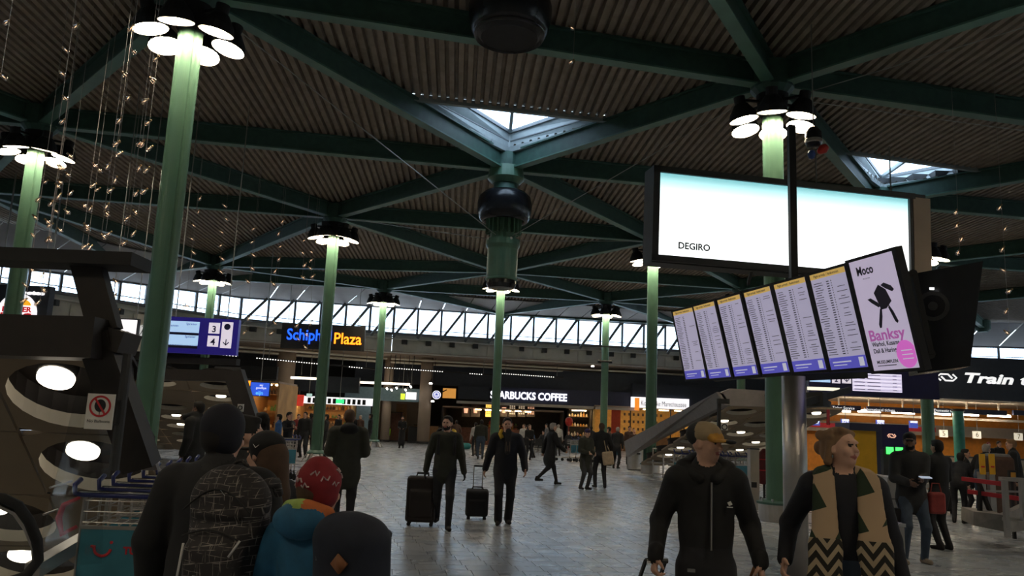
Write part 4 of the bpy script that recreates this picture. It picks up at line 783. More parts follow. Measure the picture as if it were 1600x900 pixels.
# yellow ticket machines
for i_, (xa, xb, ya, yb, lb) in enumerate(((1330, 1369, 664, 770, 'large yellow and blue ticket machine behind the woman with the scarf'),)):
    d = 16; q = P((xa+xb)/2, 690, d); w = (xb-xa)*px(d); h = q.z+ (690-ya)*px(d); t = thing('ticket_machine', lb, 'ticket machine', (q.x, d, 0)); m = MB(); m.box((0,.3,h/2), (w,.6,h)); m.build('body', mat('machine_yellow', (.75,.42,.02), .45, var=.06), t); m = MB(); m.box((0,.28,h-.05), (w+.1,.7,.14)); m.box((w/2+.06,.3,h*.62), (.12,.6,h*.75)); m.build('blue_hood', 'navy_sign', t)
t = root('railway_panel', 'dark blue panel with an orange railway emblem behind the gate', 'sign', 1395, 690, 19); flat('panel', 1376, 664, 1420, 698, 19, 'ns_dark', t, t=.2)
b = MB(); M = face(P(1393, 681, 18.98)); k = px(19)
for path in ([(-4,-2.6), (-6.5,0), (-4,2.6), (1,2.6), (4,-.8)], [(4,2.6), (6.5,0), (4,-2.6), (-1,-2.6), (-4,.8)]): b.tube([M @ Vector((x_*k, y_*k, .01)) for x_, y_ in path], .8*k, 5)
b.build('emblem', mat('emblem_peach', (.9,.5,.35), em=.7, emc=(1,.55,.4), var=0), t, world=True); q = P(1398, 695, 19.1); m = MB(); m.box((q.x, q.y, q.z/2), (.9,.1,q.z)); m.build('stand', 'navy_sign', t, world=True)
d = 13; q = P(1395, 700, d); t = thing('ticket_gate', 'grey ticket gate with two green lights', 'gate', (q.x, d, 0)); m = MB(); m.box((0,.5,.55), (.30,1.2,1.1)); m.build('body', 'steel', t); m = MB(); m.box((0,0,1.33), (.36,.1,.40)); m.box((0,.02,1.12), (.1,.06,.1)); m.build('head', 'charcoal', t)
for s in (-1, 1): m = MB(); m.box((s*.075,-.055,P(1395,704,d).z), (.11,.02,.11)); m.build('green_light', mat('green_glow', (.05,.9,.1), em=2.2, emc=(.06,1,.12), var=0), t)
# ------------------------------------------------------------------ sloping ramps with round light wells
def ramp(label, origin, along, slope, across_w, rows, cols, dia, lampm, pitch=None, skip=()):
    """panelled soffit: starts at origin (centre of its upper edge), falls along `along`; each panel has a round well with a lamp"""
    al = Vector((*along, 0)).normalized(); ac = Vector((al.y, -al.x, 0)); sl = math.radians(slope); dn = al*math.cos(sl)-Vector((0,0,1))*math.sin(sl); nn = ac.cross(dn); nn = nn if nn.z < 0 else -nn
    t = thing('ramp_soffit', label, 'ramp', origin); pw = across_w/cols; pl_ = pitch or pw; O = Vector(origin)
    for r in range(rows):
        for c in range(cols):
            off = (.5 if (r % 2) and cols > 2 else 0); cen = O+ac*((c-(cols-1)/2)*pw)+dn*((r+.5)*pl_)
            hw, hl = pw/2-.012, pl_/2-.012; n = 24; ring = []; outer = []
            for i in range(n):
                a_ = 2*math.pi*i/n; ca, sa = math.cos(a_), math.sin(a_); k_ = 1/max(abs(ca)/hw, abs(sa)/hl); outer.append(cen+ac*ca*k_+dn*sa*k_); ring.append(cen+ac*ca*dia/2+dn*sa*dia/2)
            m = MB(); th = -nn*.05
            if (r, c) in skip:
                m.prism([cen+ac*hw+dn*hl, cen-ac*hw+dn*hl, cen-ac*hw-dn*hl, cen+ac*hw-dn*hl], th); m.build('panel', 'tan_panel', t, world=True); continue
            m.add(outer+ring, [(i, (i+1) % n, n+(i+1) % n, n+i) for i in range(n)]); m.add([p for p in outer]+[p+th for p in outer], [(i, (i+1) % n, n+(i+1) % n, n+i) for i in range(n)])
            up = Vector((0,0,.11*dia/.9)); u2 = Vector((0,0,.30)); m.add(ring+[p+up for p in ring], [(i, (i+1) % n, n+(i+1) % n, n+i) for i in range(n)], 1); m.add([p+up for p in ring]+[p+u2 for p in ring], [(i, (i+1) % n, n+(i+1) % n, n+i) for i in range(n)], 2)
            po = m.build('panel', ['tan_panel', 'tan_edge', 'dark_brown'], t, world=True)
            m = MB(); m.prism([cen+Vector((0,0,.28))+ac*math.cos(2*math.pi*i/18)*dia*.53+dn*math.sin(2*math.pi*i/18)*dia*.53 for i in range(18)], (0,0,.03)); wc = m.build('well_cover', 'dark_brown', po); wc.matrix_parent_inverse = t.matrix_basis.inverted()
            if slope < 20 and (r*2+c) % 3 == 0: continue
            m = MB(); c_ = cen+ac*(-.10 if slope > 20 else 0)+Vector((0,0,.10 if slope > 20 else .03)); lr = dia*.15; Rl = Matrix((ac, dn, -nn)).transposed(); m.lathe([(lr*.97, .02), (lr*1.06, .02), (lr*1.08, .13), (.0, .15)], c_-dn*dia*.12, 18, R=Rl, caps=False); m.lathe([(lr*1.02, .02), (lr*1.0, -.02 if slope > 20 else -.005), (lr*.9, -.03 if slope > 20 else -.015), (0, -.035 if slope > 20 else -.02)], c_-dn*dia*.10, 18, m=1, R=Rl, caps=False)
            lo = m.build('lamp', ['charcoal', lampm], po, smooth=True); lo.matrix_parent_inverse = t.matrix_basis.inverted()
    return t, O, al, ac, dn
for nm in (): pass
qo = P(172, 562, 6.3); ramp('tan panelled sloping soffit with round light wells at the left edge', qo+Vector((-1.62, 0, .03)), (-.2, 1), 33, 3.24, 4, 3, .98, 'ramp_lamp', pitch=1.2, skip=((0,1),(1,1),(2,2),(3,2),(0,0),(1,0),(3,0)))
qo = P(383, 596, 17.5); ramp('distant tan sloping soffit with rows of round light wells behind the beanie man', qo+Vector((-2.7, 0, .05)), (-.28, 1), 10.5, 5.2, 8, 4, .80, 'ramp_lamp', pitch=1.45, skip=((0,1),(1,2),(2,1),(3,3)))
qo = P(1142, 636, 20.6); ramp('distant tan sloping soffit with round light wells behind the man in the cap', qo+Vector((1.5, 0, .05)), (-.07, 1), 11.5, 3.0, 7, 3, .78, 'ramp_lamp', pitch=1.45, skip=((0,1),(2,0)))
# --- dark steelwork round the near ramp on the left
t = thing('ramp_portal', 'dark brown steel frame around the near ramp at the left edge', 'frame', P(180, 690, 6.2))
m = MB(); m.bar(P(-120, 523, 6.0), P(166, 531, 6.0), .40, .30); m.build('box_beam', 'dark_brown', t, world=True)
m = MB(); m.bar(P(136, 408, 6.05), P(166, 520, 6.05), .10, .22, up=(1,0,0)); m.bar(P(150, 520, 6.0), P(222, 730, 6.3), .16, .24, up=(1,0,0)); m.build('raking_post', 'dark_brown', t, world=True)
m = MB(); m.bar(P(150, 522, 6.1), P(203, 538, 6.1), .3, .16); m.build('beam_block', 'dark_brown', t, world=True)
m = MB(); m.bar(P(-120, 397, 6.05), P(221, 411, 6.05), .34, .10); m.bar(P(-120, 389, 6.05), P(221, 404, 6.05), .30, .03); m.build('top_rail', 'black_matt', t, world=True)
m = MB(); q0 = P(218, 560, 6.9); m.prism([P(172,545,6.9), P(186,548,6.9), P(246,735,6.9), P(222,735,6.9)], (0,.06,0)); m.build('grey_stringer', mat('stringer_grey', (.20,.18,.18), .5, var=.1), t, world=True)
m = MB(); m.cyl(P(200, 553, 5.9), P(178, 735, 5.9), .035, n=10); m.build('round_post', 'charcoal', t, world=True)
d = 5.8; k = px(d); M = face(P(155.5, 643, d), .05); sg = thing('prohibition_sign', 'white sign with a crossed out balloon in a red ring', 'sign', M.translation)
m = MB(); slab(m, M, 41*k, 54*k, .015); m.build('plate', 'paper_white', sg, world=True)
m = MB(); m.lathe([(13.5*k,0), (16.5*k,0), (16.5*k,.002), (13.5*k,.002), (13.5*k,0)], M @ Vector((0, 8*k, .001)), 32, R=M.to_3x3(), caps=False); m.box(M @ Vector((0, 8*k, .003)), (3*k, 29*k, .002), M.to_3x3() @ Matrix.Rotation(.62, 3, 'Z')); m.build('red_ring', 'print_red', sg, world=True)
m = MB(); m.lathe([(0,0), (8.6*k,0), (8.6*k,.001), (0,.001)], M @ Vector((0, 9*k, .001)), 20, R=M.to_3x3() @ Matrix.Diagonal((1,1.12,1)), caps=False); m.box(M @ Vector((0, -3.5*k, .001)), (.8*k, 7*k, .001), M.to_3x3()); m.build('balloon_print', 'print_black', sg, world=True)
text('No Balloons', 6.2*k, 'lettering', 'print_black', sg, M @ Matrix.Translation((0, -15*k, .001)), depth=.0005, width=34*k)
m = MB(); m.bar(M @ Vector((18*k, 16*k, -.02)), P(190, 627, 5.88), .015, .015); m.bar(M @ Vector((18*k, -20*k, -.02)), P(187, 662, 5.88), .015, .015); m.build('clip', 'black_matt', sg, world=True)
# glass balustrade, skirting and handrail of the moving walk
gb = thing('glass_balustrade', 'glass balustrade with steel skirting beside the near ramp', 'balustrade', Vector((-3.35, 6.4, 0)))
a0, a1 = P(132, 562, 5.6), P(40, 900, 5.6); b1, b0 = P(200, 900, 6.6), P(200, 600, 6.6)
m = MB(); m.prism([P(133,556,6.0), P(52,890,5.7), P(160,880,6.3), P(185,560,6.4)], (0,.015,0)); m.build('glass_pane', 'clear_glass', gb, world=True)
m = MB(); m.bar(P(50, 892, 5.75), P(140, 838, 6.9), .10, .10); m.build('skirting', 'steel', gb, world=True)
for (xa, ya, xb, yb) in ((78, 762, 112, 752), (68, 804, 90, 796)): m = MB(); m.cyl(P(xa, ya, 5.9), P(xb, yb, 6.2), .008, n=6); m.build('rail_rod', 'steel', gb, world=True)
pts = [P(-30, 775, 5.4), P(5, 779, 5.45), P(28, 790, 5.5), P(46, 815, 5.55), P(58, 845, 5.6), P(60, 875, 5.65), P(40, 900, 5.6), P(5, 912, 5.5), P(-30, 915, 5.4)]
hr = thing('escalator_handrail', 'black looping escalator handrail at the lower left corner', 'handrail', P(20, 900, 5.5)); m = MB(); m.tube(pts, .035, 8); m.build('belt', 'black_matt', hr, world=True, smooth=True); m = MB(); m.tube([p+Vector((-.02,.01,-.05)) for p in pts[:6]], .018, 6); m.build('guide', 'steel', hr, world=True)
m = MB(); m.prism([P(-30,790,5.5), P(20,795,5.52), P(50,850,5.6), P(40,900,5.6), P(-30,930,5.5)], (0,.02,0)); m.build('glass_side', 'clear_glass', hr, world=True)
# --- the grey sloped side of the right ramp and its posts
st = thing('ramp_parapet', 'long grey sloping parapet rising to the right behind the litter bin', 'parapet', P(985, 700, 30)); q = [P(985, 692, 30), P(1128, 614, 23), P(1140, 628, 23), P(1026, 690, 28), P(1000, 706, 29.5)]
m = MB(); q = [P(981, 690, 31), P(1129, 613, 20.4), P(1141, 633, 20.4), P(1031, 688, 27.5), P(985, 714, 31)]; m.prism(q, (-.15,.0,0)); m.build('sloping_panel', 'stringer_grey', st, world=True)
m = MB(); m.prism([P(1124,614,20.4), P(1142,607,20.4), P(1264,615,20.4), P(1264,638,20.4), P(1141,634,20.4)], (0,.2,0)); m.build('level_panel', 'stringer_grey', st, world=True)
m = MB(); m.box(P(1123.5, 660, 19.8), (.08,.08,1.1)); m.box(P(1130, 627, 19.8), (.28,.14,.12)); m.build('post', 'black_matt', st, world=True)
fl = MB(); fl.prism([P(1256,624,19), P(1330,604,20.5), P(1330,614,20.5), P(1256,636,19)], (0,.2,0)); fl.bar(P(1200, 628, 20.5), P(1290, 624, 19.6), .4, .35); fl.build('dark_canopy', 'black_matt', st, world=True)
m = MB(); m.cyl(P(1294, 640, 19), P(1294, 664, 19), .04, n=8); m.build('red_post', mat('post_red', (.25,.02,.03), .5), st, world=True)
for i_, (x, y, d_) in enumerate(((1132, 667, 19.7),)):
    o = flat('round_sign', x-5, y-5, x+5, y+5, d_, 'paper_white', t=.03, label='small white sign with a black ring beside the cap', cat='sign'); q = P(x, y, d_-.01); m = MB(); m.lathe([(.05,0), (.075,0), (.075,.01), (.05,.01), (.05,0)], q, 16, R=Matrix.Rotation(math.pi/2, 3, 'X'), caps=False); m.build('ring', 'print_black', o)
o = flat('round_sign', 371, 631.5, 380, 643, 9.5, 'paper_white', t=.02, label='small white sign with a black ring above the beanie', cat='sign'); q = P(375.5, 637, 9.49); m = MB(); m.lathe([(.016,0), (.026,0), (.026,.005), (.016,.005), (.016,0)], q, 16, R=Matrix.Rotation(math.pi/2, 3, 'X'), caps=False); m.build('ring', 'print_black', o)
m = MB(); m.bar(P(376, 643, 9.52), P(379, 720, 9.52), .03, .03); m.build('post', 'charcoal', o)
m = MB(); a = P(366, 582, 16); m.bar(a, P(392, 665, 16), .25, .35, up=(1,0,0)); e = P(392, 660, 16); m.bar(e, Vector((e.x+.15, 16, 0)), .25, .35, up=(1,0,0)); m.bar(P(230, 585, 16.5), P(376, 588, 16.5), .3, .22); tag(m.build('ramp_portal', 'dark_brown'), 'dark raking frame at the right side of the distant left ramp', 'frame')
# --- railings
def railing(pts, label, h=1.0, m_='steel', extra=(), post=.03, n=None):
    t = thing('railing', label, 'railing', pts[0])
    for a, c in zip(pts, pts[1:]):
        a = Vector(a); c = Vector(c); nn = n or max(2, int((c-a).length/.55))
        for z in (h, h*.52, .14): m = MB(); m.cyl(a+Vector((0,0,z)), c+Vector((0,0,z)), post*.8, n=8); m.build('rail', m_, t, world=True)
        for i in range(nn+1): q = a.lerp(c, i/nn); m = MB(); m.cyl(q, q+Vector((0,0,h+.02)), post, n=8); m.build('post', m_, t, world=True)
    return t
railing([Vector((5.3, 29.2, 0)), Vector((6.6, 26.4, 0)), Vector((8.3, 25.8, 0))], 'steel post railing around the ramp opening beside the litter bin')
railing([Vector((9.6, 22.2, 0)), Vector((15.0, 22.8, 0))], 'steel railing behind the woman with the patterned scarf')
railing([Zp(735, 715, 0)+Vector((0, 22, 0)), Zp(735, 715, 0)+Vector((.2, 22, 0))], 'short steel rail far behind the coffee queue') if False else None
# right-hand barrier with red bars
q = Zp(1573, 837, 0); bl = thing('barrier', 'steel barrier with red bars and a stone foot at the right edge', 'barrier', q)
a = P(1503, 746, q.y+.6); c = P(1700, 756, q.y-.4)
for (x, y0_, y1_) in ((1572, 752, 837), (1598, 752, 812), (1632, 752, 835)): q = P(x, (y0_+y1_)/2, 12.6); m = MB(); m.box(q, (.07,.07,(y1_-y0_)*px(12.6))); m.build('post', 'steel', bl, world=True)
m = MB(); m.bar(P(1563, 748, 12.7), P(1700, 756, 12.6), .12, .06); m.build('top_rail', 'steel', bl, world=True); m = MB(); m.bar(P(1567, 811, 12.7), P(1700, 818, 12.6), .05, .05); m.bar(P(1535, 767, 14), P(1700, 771, 14), .05, .03); m.build('low_rail', 'steel', bl, world=True)
for (xa, ya, xb, yb) in ((1504, 748, 1572, 757), (1513, 768, 1592, 779)): m = MB(); m.bar(P(xa, ya, 14.2), P(xb, yb, 13.4), .05, .07); m.build('red_bar', 'print_red', bl, world=True)
for (xa, ya, xb, yb) in ((1528, 752, 1547, 799), (1531, 760, 1531, 799)): m = MB(); m.bar(P(xa, ya, 14), P(xb, yb, 14), .05, .08, up=(0,1,0)); m.build('strut', 'black_matt', bl, world=True)
m = MB(); m.prism([P(1521,799,13.9), P(1570,805,13.2), P(1575,832,13.2), P(1521,821,13.9)], (.3,.9,0)); m.prism([P(1570,805,13.2), P(1640,770,14.6), P(1640,825,14.6), P(1575,832,13.2)], (.1,.3,0)); m.build('stone_foot', mat('stone', (.22,.20,.18), .7, var=.15), bl, world=True)
# yellow ticket pillars behind the barrier
for i_, x in enumerate((1533, 1548)):
    d_ = 17; q = P(x, 740, d_); t = thing('card_reader', f'yellow card reader pillar behind the barrier, {["left","right"][i_]} one', 'card reader', (q.x, d_, 0)); z0 = q.z; m = MB(); m.box((0,0,.55), (.12,.10,1.1)); m.build('pillar', 'steel', t); m = MB(); m.box((0,-.06,P(x,725,d_).z), (.115,.03,.42)); m.build('yellow_face', 'machine_yellow', t); m = MB(); m.box((0,-.08,P(x,729,d_).z), (.07,.01,.03)); m.build('label_strip', 'print_red', t)
# litter bins
def bin_(x, y, wpx, hpx, label):
    q = Zp(x, y, 0); k = px(q.y); r = wpx*k/2; h = hpx*k; t = thing('litter_bin', label, 'bin', (q.x, q.y+r, 0)); m = MB(); m.lathe([(r*.97, .03), (r, .06), (r, h*.86), (r*.98, h*.93)], n=28); m.build('drum', 'steel', t); m = MB(); m.lathe([(r*1.0, h*.92), (r*1.02, h*.97), (r*.7, h), (0, h)], n=28, caps=False); m.build('lid', 'chrome', t)
    m = MB(); m.lathe([(r*.9, 0), (r*.9, .05)], n=28); m.build('foot_ring', 'black_matt', t); m = MB(); m.box((r*.25, -r*.97, h*.66), (r*.45, .05, h*.06)); m.build('slot', 'black_matt', t); m = MB(); m.box((r*.3, -r*.97, h*.1), (r*.35, .05, h*.03)); m.build('plate', 'paper_white', t)
bin_(994, 735, 25, 38, 'round grey steel litter bin beside a green column')
q = P(1391, 820, 7.6); t = thing('waste_box', 'square grey steel waste box beside the patterned scarf', 'bin', (q.x, 7.6, 0)); hh = q.z; m = MB(); m.box((0,.15,hh/2), (.26,.3,hh-.02)); m.build('body', 'steel', t); m = MB(); m.box((0,.15,hh), (.28,.32,.03)); m.build('lid', 'chrome', t); m = MB(); m.box((0,-.005,hh*.8), (.18,.01,.08)); m.build('slot', 'black_matt', t)
# grey gate pillar and red standing bag right of the man in the cap
q = Zp(1180, 797, 0); t = thing('gate_pillar', 'grey rectangular gate pillar behind the man in the cap', 'pillar', (q.x, q.y, 0)); hh = (797-706)*px(q.y); m = MB(); m.box((0,.12,hh/2), (.20,.24,hh)); m.build('body', 'steel', t); m = MB(); m.box((0,.12,hh), (.22,.26,.03)); m.build('cap', 'charcoal', t); m = MB(); m.box((-.02,-.005,.55), (.12,.01,.12)); m.build('reader', 'black_matt', t)
q = Zp(1191, 780, 0); t = thing('red_cover', 'dark red strapped cover hanging on the rail beside the gate pillar', 'cover', (q.x+.15, q.y+.3, 0)); m = MB(); m.lathe([(.05,.36), (.16,.40), (.19,.6), (.19,1.0), (.12,1.2), (.03,1.3)], n=16); m.build('cover', mat('cover_red', (.13,.012,.016), .6, var=.2), t, smooth=True)
for z in (.72, 1.0): m = MB(); m.lathe([(.192,z), (.2,z+.01), (.192,z+.03)], n=16, caps=False); m.build('strap', 'print_red', t)
m = MB(); m.cyl((0,0,0), (0,0,.38), .03); m.build('stand', 'black_matt', t)
# ------------------------------------------------------------------ luggage trolleys
mat('trolley_blue', (.02,.03,.16), .35, var=.1); mat('ad_teal', (.04,.20,.27), .45, var=.25, scale=3)
def trolley(label, loc, rz, group, logo=False):
    t = thing('luggage_trolley', label, 'trolley', loc, rz, group); S = lambda *a: Vector(a)
    for s in (-1, 1):
        m = MB(); m.tube([S(s*.27,-.02,1.02), S(s*.28,.0,.55), S(s*.29,.05,.22), S(s*.24,.55,.17), S(s*.14,.95,.16)], .016, 7); m.build('side_tube', 'steel', t)
        m = MB(); m.cyl(S(s*.29,-.02,.085), S(s*.26,-.02,.085), .085, n=14); m.cyl(S(s*.275,-.02,.1), S(s*.285,.04,.24), .02, n=6); m.build('wheel', 'black_matt', t)
    m = MB(); m.cyl(S(-.03,.93,.07), S(.03,.93,.07), .07, n=12); m.build('wheel', 'black_matt', t)
    m = MB(); m.tube([S(-.30,-.06,1.14), S(-.315,-.12,1.10), S(-.30,-.14,1.04), S(-.24,-.12,1.03), S(.24,-.12,1.03), S(.30,-.14,1.04), S(.315,-.12,1.10), S(.30,-.06,1.14)], .019, 8); m.build('handle', 'trolley_blue', t, smooth=True)
    m = MB(); m.tube([S(-.28,-.13,1.055), S(.28,-.13,1.055)], .009, 6); m.build('handle_trim', 'chrome', t)
    b = t
    for z in (.98, .90, .82):
        m = MB(); m.tube([S(-.26,-.03,z), S(.26,-.03,z), S(.24,.22,z+.02), S(-.24,.22,z+.02)], .006, 5, closed=True); m.build('basket_wire', 'steel', t)
    for x in np.linspace(-.24, .24, 7): m = MB(); m.tube([S(x,-.03,.98), S(x,-.03,.80), S(x,.22,.82), S(x,.22,1.0)], .005, 5); m.build('basket_wire', 'steel', t)
    m = MB(); m.box((0,-.035,.60), (.52,.02,.36)); p = m.build('advert_panel', 'ad_teal', t)
    
    for z in (.785, .415): m = MB(); m.box((0,-.035,z), (.55,.025,.025)); m.build('panel_rail', 'steel', t)
    for x in (-.12, 0, .12): m = MB(); m.cyl(S(x,.05,.20), S(x*.7,.95,.165), .009, n=6); m.build('deck_rod', 'steel', t)
    m = MB(); m.cyl(S(-.29,.05,.22), S(.29,.05,.22), .014, n=6); m.build('axle', 'steel', t)
    if logo:
        Mt = Matrix.Translation((0,-.047,.62)) @ Matrix.Rotation(math.pi/2, 4, 'X')
        text('TUI', .075, 'lettering', 'print_red', t, Mt @ Matrix.Translation((.12,0,0)), bold=.003, world=False)
        m = MB(); m.tube([Mt @ Vector((-.09+.06*math.cos(a), .02+.06*math.sin(a), 0)) for a in np.linspace(math.pi*1.0, math.pi*1.95, 12)], .011, 6); m.tube([Mt @ Vector((-.175,.03,0)), Mt @ Vector((-.14,.025,0))], .011, 6); m.build('smile', 'print_red', t); m = MB(); m.lathe([(0,-.003), (.012,-.003), (.012,.003), (0,.003)], Mt @ Vector((-.03,.06,0)), 10, R=Matrix.Rotation(math.pi/2, 3, 'X'), caps=False); m.build('smile_dot', 'print_red', t)
        m = MB(); m.tube([S(-.30,-.05,1.0), S(-.42,-.02,.94), S(-.45,.0,.84), S(-.42,.02,.72), S(-.32,.02,.78)], [.012,.02,.024,.024,.014], 8); m.build('red_guard', 'print_red', t, smooth=True)
    return t
base = P(196, 748, 6.35); T0 = trolley('nearest luggage trolley with a blue travel advert panel', (base.x, base.y, 0), .10, 'nested trolleys on the left', True)
T1 = trolley('luggage trolley in the nested row behind the beanie man, second from the camera', (base.x-.03, base.y+.42, 0), .10, 'nested trolleys on the left')
for k in range(2, 10): copy_tree(T1, (base.x-.06*k, base.y+.42*k, 0), .10, f'luggage trolley in the nested row behind the beanie man, {["third","fourth","fifth","sixth","seventh","eighth","ninth","last"][k-2]} from the camera')
T0.rotation_euler = (0, 0, .10)
q = Zp(985, 728, 0); OD = ['first','second','third','fourth','fifth','sixth','seventh','eighth','ninth','tenth']
for k in range(8): o = copy_tree(T1, (q.x-.55-.27*k, q.y+.9+.12*k, 0), .95, f'luggage trolley in the row left of the litter bin, {OD[k]} from the bin'); o['group'] = 'nested trolleys beside the litter bin'
q = Vector((6.4, 24.2, 0))
for k in range(9): o = copy_tree(T1, (P(1065+k*11, 720, 23.5).x, 23.5-.06*k, 0), .35, f'luggage trolley in the row behind the man in the cap, {OD[k]} from the left'); o['group'] = 'nested trolleys behind the man in the cap'
for k in range(3): o = copy_tree(T1, (P(448-k*9, 690, 21).x, 21+.25*k, 0), .7, f'luggage trolley behind the ponytail woman, {OD[k]} from the right'); o['group'] = 'nested trolleys in the distance on the left'
# ------------------------------------------------------------------ people: one continuous surface per body, grown from an implicit shape
V = lambda *a: np.array(a, float)
def pc(a, b, r1, r2, m, k=.03, flat=None):              # tapered capsule; flat=(axis, factor) squeezes it along an axis
    return dict(t='c', a=np.array(a, float), b=np.array(b, float), r1=r1, r2=r2, m=m, k=k, flat=flat)
def pe(c, r, m, k=.02, R=None): return dict(t='e', c=np.array(c, float), r=np.array(r, float), m=m, k=k, R=R)
def pbx(c, h, r, m, k=.02, R=None): return dict(t='b', c=np.array(c, float), h=np.array(h, float), r=r, m=m, k=k, R=R)
def sd(p, X):
    if p['t'] == 'c':
        a, b = p['a'], p['b']; Y = X-a; ba = b-a
        if p['flat'] is not None:
            n, f = p['flat']; n = np.array(n, float); Y = Y+((Y@n)*(1/f-1))[..., None]*n; ba = ba+(ba@n)*(1/f-1)*n
        t = np.clip((Y@ba)/max(ba@ba, 1e-9), 0, 1); d = np.linalg.norm(Y-t[..., None]*ba, axis=-1)-(p['r1']+(p['r2']-p['r1'])*t)
        return d*(p['flat'][1]**.5 if p['flat'] is not None else 1)
    Y = X-p['c']
    if p['R'] is not None: Y = Y@p['R']
    if p['t'] == 'e':
        k0 = np.linalg.norm(Y/p['r'], axis=-1); k1 = np.linalg.norm(Y/p['r']**2, axis=-1)+1e-9; return k0*(k0-1)/k1
    q = np.abs(Y)-(p['h']-p['r']); return np.linalg.norm(np.maximum(q, 0), axis=-1)+np.minimum(q.max(-1), 0)-p['r']
def bounds(p):
    if p['t'] == 'c': r = max(p['r1'], p['r2']); return np.minimum(p['a'], p['b'])-r, np.maximum(p['a'], p['b'])+r
    r = np.max(p['r']) if p['t'] == 'e' else np.linalg.norm(p['h']); return p['c']-r, p['c']+r
def grow(prims, vox, name, mats, parent=None, scale=1.0, local=True):
    bb = [bounds(p) for p in prims]; lo = np.min([b[0] for b in bb], 0)-vox*3; hi = np.max([b[1] for b in bb], 0)+vox*3; n = np.ceil((hi-lo)/vox).astype(int)+1
    g = np.full(n, .5, np.float32)
    for p, (l, h) in zip(prims, bb):
        mg = max(p['k'], vox*2)+.01; i0 = np.maximum(((l-mg-lo)/vox).astype(int), 0); i1 = np.minimum(((h+mg-lo)/vox).astype(int)+2, n)
        X = np.stack(np.meshgrid(*[lo[a]+vox*np.arange(i0[a], i1[a]) for a in range(3)], indexing='ij'), -1); d = sd(p, X).astype(np.float32)
        sl = tuple(slice(i0[a], i1[a]) for a in range(3)); c = g[sl]; k = p['k']; t = np.clip(.5+.5*(c-d)/k, 0, 1); g[sl] = c+(d-c)*t-k*t*(1-t)
    s = g < 0; cn = np.zeros(n-1, np.int8)
    sub = lambda A, o: A[o[0]:o[0]+n[0]-1, o[1]:o[1]+n[1]-1, o[2]:o[2]+n[2]-1]
    offs = [(x, y, z) for x in (0, 1) for y in (0, 1) for z in (0, 1)]
    for o in offs: cn += sub(s, o)
    act = np.argwhere((cn > 0) & (cn < 8)); idx = np.full(n-1, -1, np.int64); idx[tuple(act.T)] = np.arange(len(act))
    acc = np.zeros((len(act), 3)); cnt = np.zeros(len(act))
    for o in offs:
        for ax in range(3):
            if o[ax]: continue
            o2 = list(o); o2[ax] = 1; a = g[tuple((act+o).T)]; b = g[tuple((act+o2).T)]; cr = (a < 0) != (b < 0); t = np.where(cr, a/np.where(cr, a-b, 1), 0)
            q = act+np.array(o, float); q[:, ax] += t; acc[cr] += q[cr]; cnt[cr] += 1
    vs = lo+vox*acc/cnt[:, None]; fs = []
    for ax in range(3):
        u, w = (ax+1) % 3, (ax+2) % 3; a = np.moveaxis(s, ax, 0); e = np.argwhere(np.moveaxis(a[1:] != a[:-1], 0, ax)); e = e[(e[:, u] > 0) & (e[:, w] > 0) & (e[:, u] < n[u]-1) & (e[:, w] < n[w]-1)]
        du_ = np.zeros(3, int); du_[u] = 1; dw_ = np.zeros(3, int); dw_[w] = 1
        q = np.stack([idx[tuple((e-du_-dw_).T)], idx[tuple((e-dw_).T)], idx[tuple(e.T)], idx[tuple((e-du_).T)]], 1); inn = s[tuple(e.T)]
        q[~inn] = q[~inn][:, ::-1]; fs.append(q)
    fs = np.concatenate(fs); cen = vs[fs].mean(1); D = np.stack([sd(p, cen)-p.get('pri', 0) for p in prims], 0); mi = np.array([p['m'] for p in prims], object)[D.argmin(0)]
    names = list(dict.fromkeys(p['m'] for p in prims)); me = bpy.data.meshes.new(name); me.from_pydata((vs*scale).tolist(), [], fs.tolist())
    for q in names: me.materials.append(MATS[q])
    lut = {q: i for i, q in enumerate(names)}; me.polygons.foreach_set('material_index', [lut[q] for q in mi]); me.polygons.foreach_set('use_smooth', [True]*len(fs)); me.update()
    return link(name, me, parent)
def ik(a, c, l1, l2, hint):
    d = c-a; L = np.linalg.norm(d); Lc = min(L, (l1+l2)*.999); u = d/max(L, 1e-6); x = (l1*l1-l2*l2+Lc*Lc)/(2*Lc); h = math.sqrt(max(l1*l1-x*x, 0)); p = hint-(hint@u)*u; p = p/max(np.linalg.norm(p), 1e-6); return a+u*x+p*h, a+u*Lc
def rot(ax, a):
    c, s = math.cos(a), math.sin(a); return np.array({'z': [[c,-s,0],[s,c,0],[0,0,1]], 'x': [[1,0,0],[0,c,-s],[0,s,c]], 'y': [[c,0,s],[0,1,0],[-s,0,c]]}[ax])
def hand(W, dirv, pn, side, m='skin', curl=.5):
    """palm and five fingers from wrist W along dirv; pn: palm normal; side +1/-1 puts the thumb"""
    d = dirv/np.linalg.norm(dirv); pn = pn-(pn@d)*d; pn /= np.linalg.norm(pn); ac = np.cross(d, pn)*side; out = [pc(W, W+d*.075, .024, .030, m, .012, (pn, .62))]
    for i, (o, L) in enumerate(((.030,.070), (.010,.080), (-.011,.074), (-.031,.058))):
        b0 = W+d*.085+ac*o; f1 = d*math.cos(curl)+pn*math.sin(curl); f2 = d*math.cos(curl*2.4)+pn*math.sin(curl*2.4); b1 = b0+f1*L*.52; b2 = b1+f2*L*.5
        out += [pc(W+d*.06+ac*o*.8, b0, .011, .0105, m, .006), pc(b0, b1, .010, .009, m, .004), pc(b1, b2, .009, .0075, m, .004)]
    tb = W+d*.022+ac*.026; t1 = tb+(d*.5+ac*.75+pn*.35)*.042; t2 = t1+(d*.8+ac*.1+pn*.6)*.03; out += [pc(tb, t1, .014, .011, m, .008), pc(t1, t2, .011, .009, m, .004)]
    return out
